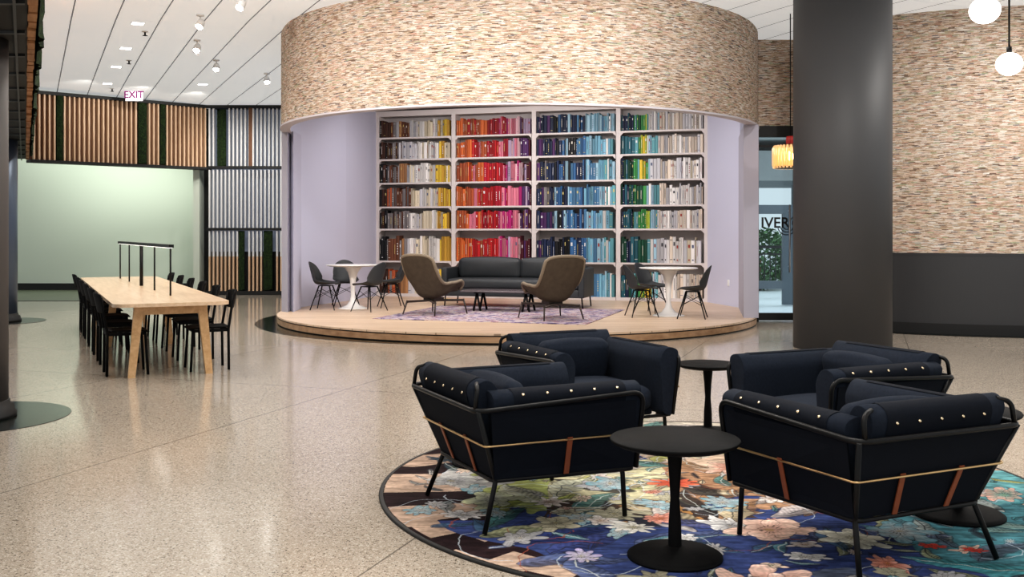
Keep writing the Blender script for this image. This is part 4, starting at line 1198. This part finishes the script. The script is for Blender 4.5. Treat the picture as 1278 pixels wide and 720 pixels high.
# lounge chairs
def make_lounge(label, loc, rz):
    t = thing('high_back_lounge_chair', label, 'lounge chair', loc, rz, None)
    vx = [0, .10, .25, .42, .54, .68, .84, .95, 1]
    py = [.34, .31, .16, -.04, -.18, -.26, -.35, -.42, -.44]; pz = [.36, .385, .35, .275, .29, .44, .68, .88, .945]
    w = [.25, .31, .365, .38, .37, .345, .345, .33, .285]; ez = [.02, .08, .18, .24, .22, .07, .0, -.01, -.03]; ey = [.0, .03, .08, .13, .19, .10, .045, .03, .02]
    def fn(u, v):
        x = (u - .5) * 2; g = lambda a: catmull(vx, a, v); k = abs(x) ** 2.6
        xs = math.copysign(abs(x) ** .9, x)
        return (xs * g(w), g(py) + g(ey) * k, g(pz) + g(ez) * k)
    m = MB(); m.grid(fn, 16, 22); o = m.build('shell', M['brownfab'], t); solid(o, .045, 1)
    m = MB(); m.rbox((0, .09, .405), (.50, .48, .09), .04, 3, 4, .02); m.build('seat_cushion', M['brownfab'], t)
    m = MB()
    def rimf(j): 
        x = [0, 1][j > 22]; return fn(x, (j if j <= 22 else 45 - j) / 22)
    pts = [Vector(rimf(j)) for j in range(46)]
    m.tube([fn(0, j / 22) for j in range(23)] + [fn(i / 16, 1) for i in range(1, 16)] + [fn(1, 1 - j / 22) for j in range(23)], .0265, 6)
    m.build('piping', plain('pale_piping', (.20, .16, .115), .8), t)
    fm = plain('dark_walnut', (.04, .028, .022), .4)
    m = MB(); m.tube(fillet([(-.33, .33, .22), (0, 0, .22), (-.30, -.30, .20)], .12, 4), .018, 8); m.tube(fillet([(.33, .33, .22), (0, 0, .22), (.30, -.30, .20)], .12, 4), .018, 8)
    m.tube([(-.30, -.30, .20), (0, -.12, .225), (.30, -.30, .20)], .017, 8)
    m.box(-.12, .12, -.12, .10, .215, .27); m.build('under_frame', fm, t)
    for sx in (-1, 1):
        m = MB(); m.tube([(.33 * sx, .33, .24), (.375 * sx, .37, 0)], .015, 8, r2=.010); m.build('leg', fm, t)
        m = MB(); m.tube([(.30 * sx, -.30, .22), (.34 * sx, -.36, 0)], .015, 8, r2=.010); m.build('leg', fm, t)
    return t
l0 = make_lounge('dark brown high-back lounge chair turned toward the sofa, near the shell chairs by lavender wall', (-1.24, 15.95, SZ + .0102), R(52 - 90))
l0['label'] = 'brown high-back lounge chair beside the shell chairs at the lavender wall, back to the camera'
dup(l0, (.60, 15.12, SZ + .0102), R(118 - 90), 'brown high-back lounge chair before the blue books, turned away toward the sofa')

# ================================================================== CEILING FITTINGS
def on_ceiling(px, py, drop=0):
    z = 4.62 - drop; Y = 0
    for _ in range(8):
        Y = (z - H) * F / (HZ - py); z = ceil_z(Y) - drop
    return Vector(((px - CX) / F * Y, Y, z))
sp0 = None
spots_l = ['white ceiling spotlight at the top edge, closest to the drum wall top', 'white ceiling spotlight just inside the frame above the exit sign side', 'white ceiling spotlight third along the row beside the drum', 'white ceiling spotlight fourth along the row beside the drum', 'white ceiling spotlight at the end of the row beside the drum']
spots_l = ['white ceiling spotlight cut by the top of the photo', 'white ceiling spotlight second from the top of the row', 'white ceiling spotlight third from the top of the row', 'white ceiling spotlight fourth from the top of the row', 'white ceiling spotlight lowest in the row, beside the drum']
for i, (px, py) in enumerate([(301, 6), (250, 30), (246, 60), (270, 84), (333, 100)]):
    p = on_ceiling(px, py, .14); zc = ceil_z(p.y) - .001
    if i == 0:
        sp0 = thing('ceiling_spotlight', spots_l[0], 'spotlight', (p.x, p.y, zc), R(-20), 'ceiling spotlights beside the drum')
        m = MB(); m.lathe([(.055, 0), (.055, -.025), (.02, -.03)], 20); m.build('mount_plate', M['lampwhite'], sp0)
        m = MB(); m.tube([(0, 0, -.03), (0, 0, -.10)], .012, 8); m.build('stem', M['lampwhite'], sp0)
        Mx = Matrix.Translation((0, 0, -.14)) @ Matrix.Rotation(R(-38), 4, 'X')
        m = MB(); m.lathe([(0.0001, .07), (.045, .068), (.055, .04), (.062, -.07), (.055, -.068), (.05, -.05)], 24, M=Mx); m.build('head', M['lampwhite'], sp0)
        m = MB(); m.lathe([(0.0001, -.055), (.045, -.055), (.05, -.05)], 20, M=Mx); m.build('lens', M['lens'], sp0)
    else: dup(sp0, (p.x, p.y, zc), R(-20 + 10 * i), spots_l[i])
dn = ['topmost', 'second from the top', 'third from the top', 'lowest', '']
d0 = None
for i, (px, py) in enumerate([(172, 29), (157, 60), (145, 83), (134, 104), (253, 105)]):
    p = on_ceiling(px, py)
    lab = 'square recessed downlight, %s of the four in a row by the baffle' % dn[i] if i < 4 else 'single square recessed downlight beyond the row of spotlights'
    if d0 is None:
        d0 = thing('recessed_downlight', lab, 'downlight', (p.x, p.y, p.z - .002), TA, 'square recessed downlights')
        m = MB(); m.box(-.10, .10, -.10, .10, -.006, .0); m.build('trim_plate', M['lampwhite'], d0)
        m = MB(); m.box(-.085, .085, -.085, .085, -.008, -.006); m.build('lens', M['downlens'], d0)
    else: dup(d0, (p.x, p.y, p.z - .002), TA, lab)
k0 = None
for i, (px, py) in enumerate([(181, 39), (161, 75), (140, 110)]):
    p = on_ceiling(px, py); lab = 'small dark sprinkler head on the ceiling, %s of three' % ['topmost', 'middle one', 'lowest'][i]
    if k0 is None:
        k0 = thing('ceiling_sprinkler', lab, 'sprinkler', (p.x, p.y, p.z - .001), 0, 'ceiling sprinklers')
        m = MB(); m.lathe([(.05, 0), (.05, -.01), (.02, -.015)], 16); m.build('flange', M['lampwhite'], k0)
        m = MB(); m.lathe([(.014, -.015), (.014, -.06), (.04, -.065), (.04, -.07)], 12); m.build('nozzle', M['black'], k0)
    else: dup(k0, (p.x, p.y, p.z - .001), 0, lab)
# exit sign
ex = (lambda Y: Vector(((167.5 - CX) / F * Y, Y, H + (HZ - 119) / F * Y)))(21.3)
es = thing('exit_sign', 'white illuminated EXIT sign with purple letters hanging before the wooden slats', 'exit sign', (ex.x, ex.y, ex.z - .12))
m = MB(); m.box(-.18, .18, -.02, .02, 0, .25); m.build('sign_face', M['exitw'], es)
textmesh('letters', 'EXIT', .205, M['exitp'], (0, -.026, .125), (R(90), 0, 0), es)
m = MB(); m.tube([(0, 0, .24), (0, 0, ceil_z(ex.y) - ex.z + .12)], .012, 8); m.build('hanger', M['black'], es)
# globe pendants
for (px, py, Y, r_, lab) in [(1229, 13, 6.9, .098, 'white glass globe pendant higher and cut by the frame top'), (1259.5, 80, 8.06, .098, 'white glass globe pendant lower on a long dark rod')]:
    x = (px - CX) / F * Y; z = H + (HZ - py) / F * Y
    g = thing('globe_pendant', lab, 'pendant lamp', (x, Y, 4.615), 0, 'white globe pendants')
    m = MB(); m.lathe([(r_ * sin(pi * i / 20) * 1.03 + .0001, r_ * .93 * cos(pi * i / 20)) for i in range(21)], 36, c=(0, 0, z - 4.615)); m.build('globe', M['glass_globe'], g)
    m = MB(); m.tube([(0, 0, z - 4.615 + r_ * .9), (0, 0, 0)], .008, 8); m.lathe([(.02, 0), (.02, .05)], 12, c=(0, 0, z - 4.615 + r_ * .9)); m.build('rod', M['blackmetal'], g)
    m = MB(); m.lathe([(.06, 0), (.06, -.02), (.02, -.03)], 20); m.build('canopy', M['blackmetal'], g)
# amber lantern
am = thing('amber_pendant', 'amber ribbed glass pendant cluster near the glass door behind the column', 'pendant lamp', (4.03, 14.5, 4.615))
def ribbed(m, r_, h_, cx_, cz_):
    n_ = 28
    for k in range(n_):
        a = 2 * pi * k / n_
        m.tube([(cx_ + r_ * .94 * cos(a), r_ * .94 * sin(a), cz_ - h_ / 2), (cx_ + r_ * cos(a), r_ * sin(a), cz_ - h_ / 2 + .04), (cx_ + r_ * cos(a), r_ * sin(a), cz_ + h_ / 2 - .04), (cx_ + r_ * .9 * cos(a), r_ * .9 * sin(a), cz_ + h_ / 2)], r_ * .085, 6)
zc_ = H + (HZ - 196) / F * 14.5 - 4.615
m = MB(); ribbed(m, .24, .32, 0, zc_); m.build('ribbed_shade', M['amber'], am)
m = MB(); ribbed(m, .075, .14, .02, zc_ + .23); m.build('ribbed_shade', M['red'], am)
m = MB(); m.lathe([(.23, -.16), (.24, -.15), (.24, -.14)], 28, c=(0, 0, zc_)); m.lathe([(.22, .16), (.22, .17), (.05, .19)], 28, c=(0, 0, zc_)); m.tube([(0, 0, zc_ + .16), (0, 0, 0)], .008, 8); m.build('rod', M['blackmetal'], am)
m = MB(); m.lathe([(0.0001, -.05), (.04, -.03), (.05, .02), (.02, .08)], 16, c=(0, 0, zc_)); m.build('bulb', plain('warm_bulb', (1, .8, .5), .4, emit=(1, .72, .38), es=12), am)
# socket plates on the lavender wall edge
o = MB().rbox((0, 0, 0), (.07, .012, .11), .004, 1, 1).build('wall_outlet', M['lampwhite'], None, (3.86, 17.86, .55), R(-75))
tag(o, 'small white wall outlet low on the lavender wall near the glass door', 'outlet')

# ================================================================== LIGHT
def area(x, y, z, sx, sy, power, rot=(0, 0, 0), col=(1, .96, .91), spread=180):
    l = bpy.data.lights.new('area_light', 'AREA'); l.shape = 'RECTANGLE'; l.size = sx; l.size_y = sy; l.energy = power; l.color = col
    l.spread = R(spread)
    o = bpy.data.objects.new('area_light', l); C.objects.link(o); o.location = (x, y, z); o.rotation_euler = rot; return o
def spot(x, y, z, power, tgt, size=60, blend=.6, col=(1, .96, .9), rad=.05):
    l = bpy.data.lights.new('spot_light', 'SPOT'); l.energy = power; l.spot_size = R(size); l.spot_blend = blend; l.color = col; l.shadow_soft_size = rad
    o = bpy.data.objects.new('spot_light', l); C.objects.link(o); o.location = (x, y, z)
    d = Vector(tgt) - Vector((x, y, z)); o.rotation_euler = d.to_track_quat('-Z', 'Y').to_euler(); return o
w = bpy.data.worlds.new('World'); bpy.context.scene.world = w; w.use_nodes = True
w.node_tree.nodes['Background'].inputs[0].default_value = (.90, .96, 1, 1); w.node_tree.nodes['Background'].inputs[1].default_value = .85
for x, y, p in [(1.2, 5.2, 95), (-2.5, 5.5, 80), (-1, 9.5, 110), (3.5, 9, 80), (-5, 11, 110), (-3.5, 1.5, 60), (1.5, 1.0, 60), (6.5, 11.5, 70)]:
    area(x, y, 4.5, 1.6, 1.6, p * 1.12)
# wall washers on the drum and right wall
for x in (-4.2, -2.0, .2, 2.4):
    spot(x, 10.4, 4.5, 300, (x * .8, 13.6, 3.3), 75, .9, col=(1, .97, .95))
for x in (6.6, 8.6): spot(x, 10.6, 4.5, 270, (x, 14, 2.3), 90, .9, col=(1, .96, .94))
# niche
area(-.1, 15.2, 3.80, 4.2, 1.2, 170, (R(26), 0, 0), col=(1, .95, .93))
area(.2, 17.6, 3.88, 5.4, .6, 120, (R(22), 0, BA), col=(1, .96, .95))
area(7.5, 20.5, 5.2, 6, 6, 420, col=(.92, .97, 1))  # lamp added outside to brighten the view through the door
# warm table light, green wash, screen
area(T0.x + D.x * 3.2, T0.y + D.y * 3.2, 4.3, .8, 4, 22, (0, 0, TA), (1, .9, .8))
area(-10.5, 24.2, 4.2, 4, .4, 60, (0, 0, 0), (.92, 1, .88))
for px in (272, 300, 330): spot((px - CX) / F * 21, 20.8, 4.3, 120, ((px - CX) / F * 23.2, 23.2, 2.3), 80, .9)
for t in (.2, .5, .8):
    p = P0.lerp(P1, t); spot(p.x + 1.1, p.y - 1.5, 4.35, 60, (p.x, p.y, 3.7), 90, .9)
# small bright downlights that give the floor its glints
for px, py in [(172, 29), (157, 60), (145, 83), (250, 34), (246, 66), (270, 92), (333, 106)]:
    p = on_ceiling(px, py, .22); spot(p.x, p.y, p.z, 70, (p.x, p.y, 0), 120, .9, rad=.03)
for x, y in [(-6.2, 13.5), (-7.5, 17.0), (-5.0, 19.5)]: spot(x, y, 4.4, 110, (x, y, 0), 130, .9, rad=.05)
area(-9.4, 23.9, 2.9, 3.0, .5, 24, (R(50), 0, R(8)), (.95, 1, .9))

# ================================================================== CAMERA
cam = bpy.data.cameras.new('camera'); co = bpy.data.objects.new('camera', cam); C.objects.link(co)
co.location = (0, 0, H); co.rotation_euler = (R(90), 0, 0)
cam.sensor_width = 36; cam.lens = 36 * F / 1278; cam.shift_y = -(360 - HZ) / 1278; cam.clip_start = .05
bpy.context.scene.camera = co
sc = bpy.context.scene
sc.view_settings.view_transform = 'Standard'; sc.view_settings.look = 'Medium High Contrast'; sc.view_settings.exposure = -0.14
